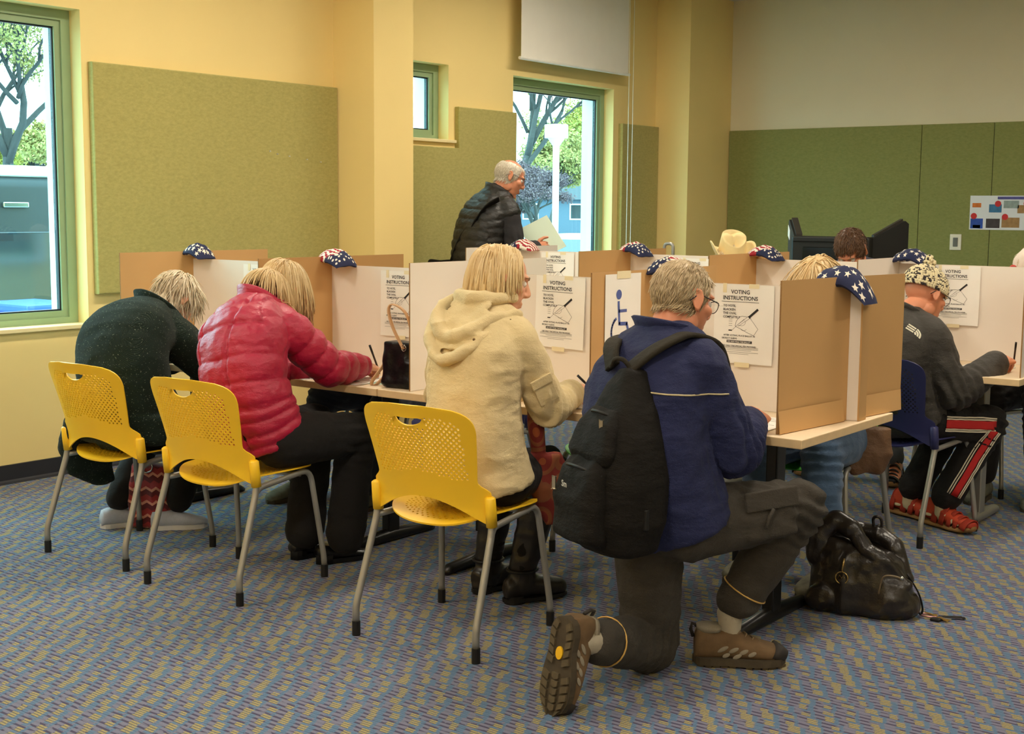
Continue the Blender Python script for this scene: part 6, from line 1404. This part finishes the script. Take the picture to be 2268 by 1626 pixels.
def car(x, y, rz, rgb, label, name):
    t = thing('car', label, 'car', (x, y, ZG), rz, 'parked cars'); m_ = mat(name, rgb, .25, .03, spec=.6)
    b = MB(); b.loft([((0, -2.15, .55), (.7, 0, 0), (0, 0, .22)), ((0, -2.0, .58), (.84, 0, 0), (0, 0, .3)), ((0, -.9, .62), (.88, 0, 0), (0, 0, .36)), ((0, 1.0, .62), (.88, 0, 0), (0, 0, .36)), ((0, 1.9, .6), (.84, 0, 0), (0, 0, .3)), ((0, 2.15, .55), (.68, 0, 0), (0, 0, .2))], 24, 4); b.build('body', m_, t, True)
    b = MB(); b.loft([((0, -1.0, .95), (.78, 0, 0), (0, .1, 0)), ((0, .1, .95), (.8, 0, 0), (0, 1.35, 0)), ((0, .15, 1.2), (.72, 0, 0), (0, 1.05, 0)), ((0, .2, 1.38), (.6, 0, 0), (0, .75, 0)), ((0, .2, 1.42), (.45, 0, 0), (0, .6, 0))], 24, 4); b.build('roof', m_, t, True)
    for s in (-1, 1): b = MB(); b.add([(s * .79, -.75, 1.02), (s * .79, 1.1, 1.02), (s * .70, .85, 1.3), (s * .70, -.4, 1.3)], [(0, 1, 2, 3) if s > 0 else (3, 2, 1, 0)]); b.build('side_window', CGL, t)
    b = MB(); b.add([(-.66, 1.38, 1.0), (.66, 1.38, 1.0), (.56, 1.03, 1.34), (-.56, 1.03, 1.34)], [(0, 1, 2, 3)]); b.build('windscreen', CGL, t); b = MB(); b.add([(-.66, -1.2, 1.0), (.66, -1.2, 1.0), (.56, -.72, 1.34), (-.56, -.72, 1.34)], [(3, 2, 1, 0)]); b.build('rear_window', CGL, t)
    for sx in (-.8, .8):
        for sy in (-1.35, 1.35): b = MB(); b.tube([(sx - .1, sy, .32), (sx + .1, sy, .32)], .32, 20); b.build('wheel', TYR, t, True)
car(-13.6, 19.6, .2, (236, 240, 244), 'white car parked below the tall window', 'white_car_paint'); car(-21.5, 24.5, .3, (90, 120, 160), 'blue car parked beyond the white car', 'blue_car_paint'); car(-26, 19, .3, (150, 60, 50), 'dark red car far in the left window', 'red_car_paint')
t = thing('van', 'dark grey van with white roof filling the left window', 'van', (-11.6, 5.6, ZG), .0); VG = mat('van_grey', (38, 44, 48), .4, .04)
b = MB(); b.bbox((-1.0, -2.2, .35), (1.0, 1.98, 2.12), .12, None, 4); b.build('body', VG, t, True); b = MB(); b.bbox((-.98, -2.15, 2.1), (.98, 2.0, 2.2), .04); b.build('roof', WP, t)
for y0, y1 in ((-2.0, -.8), (-.7, .5), (.6, 1.8)): b = MB(); b.bbox((.99, y0, .95), (1.012, y1, 1.62), .01); b.build('window', CGL, t)
b = MB(); b.bbox((1.0, .9, 1.83), (1.03, 1.15, 1.88), .01); b.build('handle', CHR, t); b = MB(); b.bbox((.99, -2.1, .55), (1.02, 1.9, .72), .01); b.build('trim_strip', WP, t)
for sy in (-1.4, 1.3): b = MB(); b.tube([(.8, sy, .36), (1.03, sy, .36)], .36, 20); b.build('wheel', TYR, t, True)
t = thing('blue_bin', 'blue bin at the bottom of the left window', 'bin', (-9.3, 5.93, ZG)); b = MB(); b.bbox((-.3, -.22, 0), (.3, .22, 1.05), .03); b.build('bin_body', mat('blue_bin_plastic', (60, 96, 180), .5), t); b = MB(); b.bbox((-.32, -.24, 1.03), (.32, .24, 1.1), .02); b.build('lid', mat('blue_bin_plastic', (60, 96, 180), .5), t)
t = thing('house', 'grey blue house far behind the cars in the tall window', 'building', (-62, 84, ZG), .6); HS = mat('house_siding', (84, 98, 112), .8, .05); b = MB(); b.box((-6, -5, 0), (6, 5, 2.6)); b.build('wall', HS, t)
b = MB(); b.prism([(-5.4, 2.6), (5.4, 2.6), (0, 4.4)], -6.3, 6.3, Matrix(((0, 0, 1, 0), (1, 0, 0, 0), (0, 1, 0, 0), (0, 0, 0, 1)))); b.build('roof', mat('house_roof', (66, 70, 76), .9), t)
for x in (-4, -1, 2.5): b = MB(); b.box((x, -5.04, 1.1), (x + 1.2, -4.98, 2.3)); wd = b.build('window', WP, t); b = MB(); b.box((x + .1, -5.06, 1.2), (x + 1.1, -5.03, 2.2)); b.build('pane', CGL, wd)
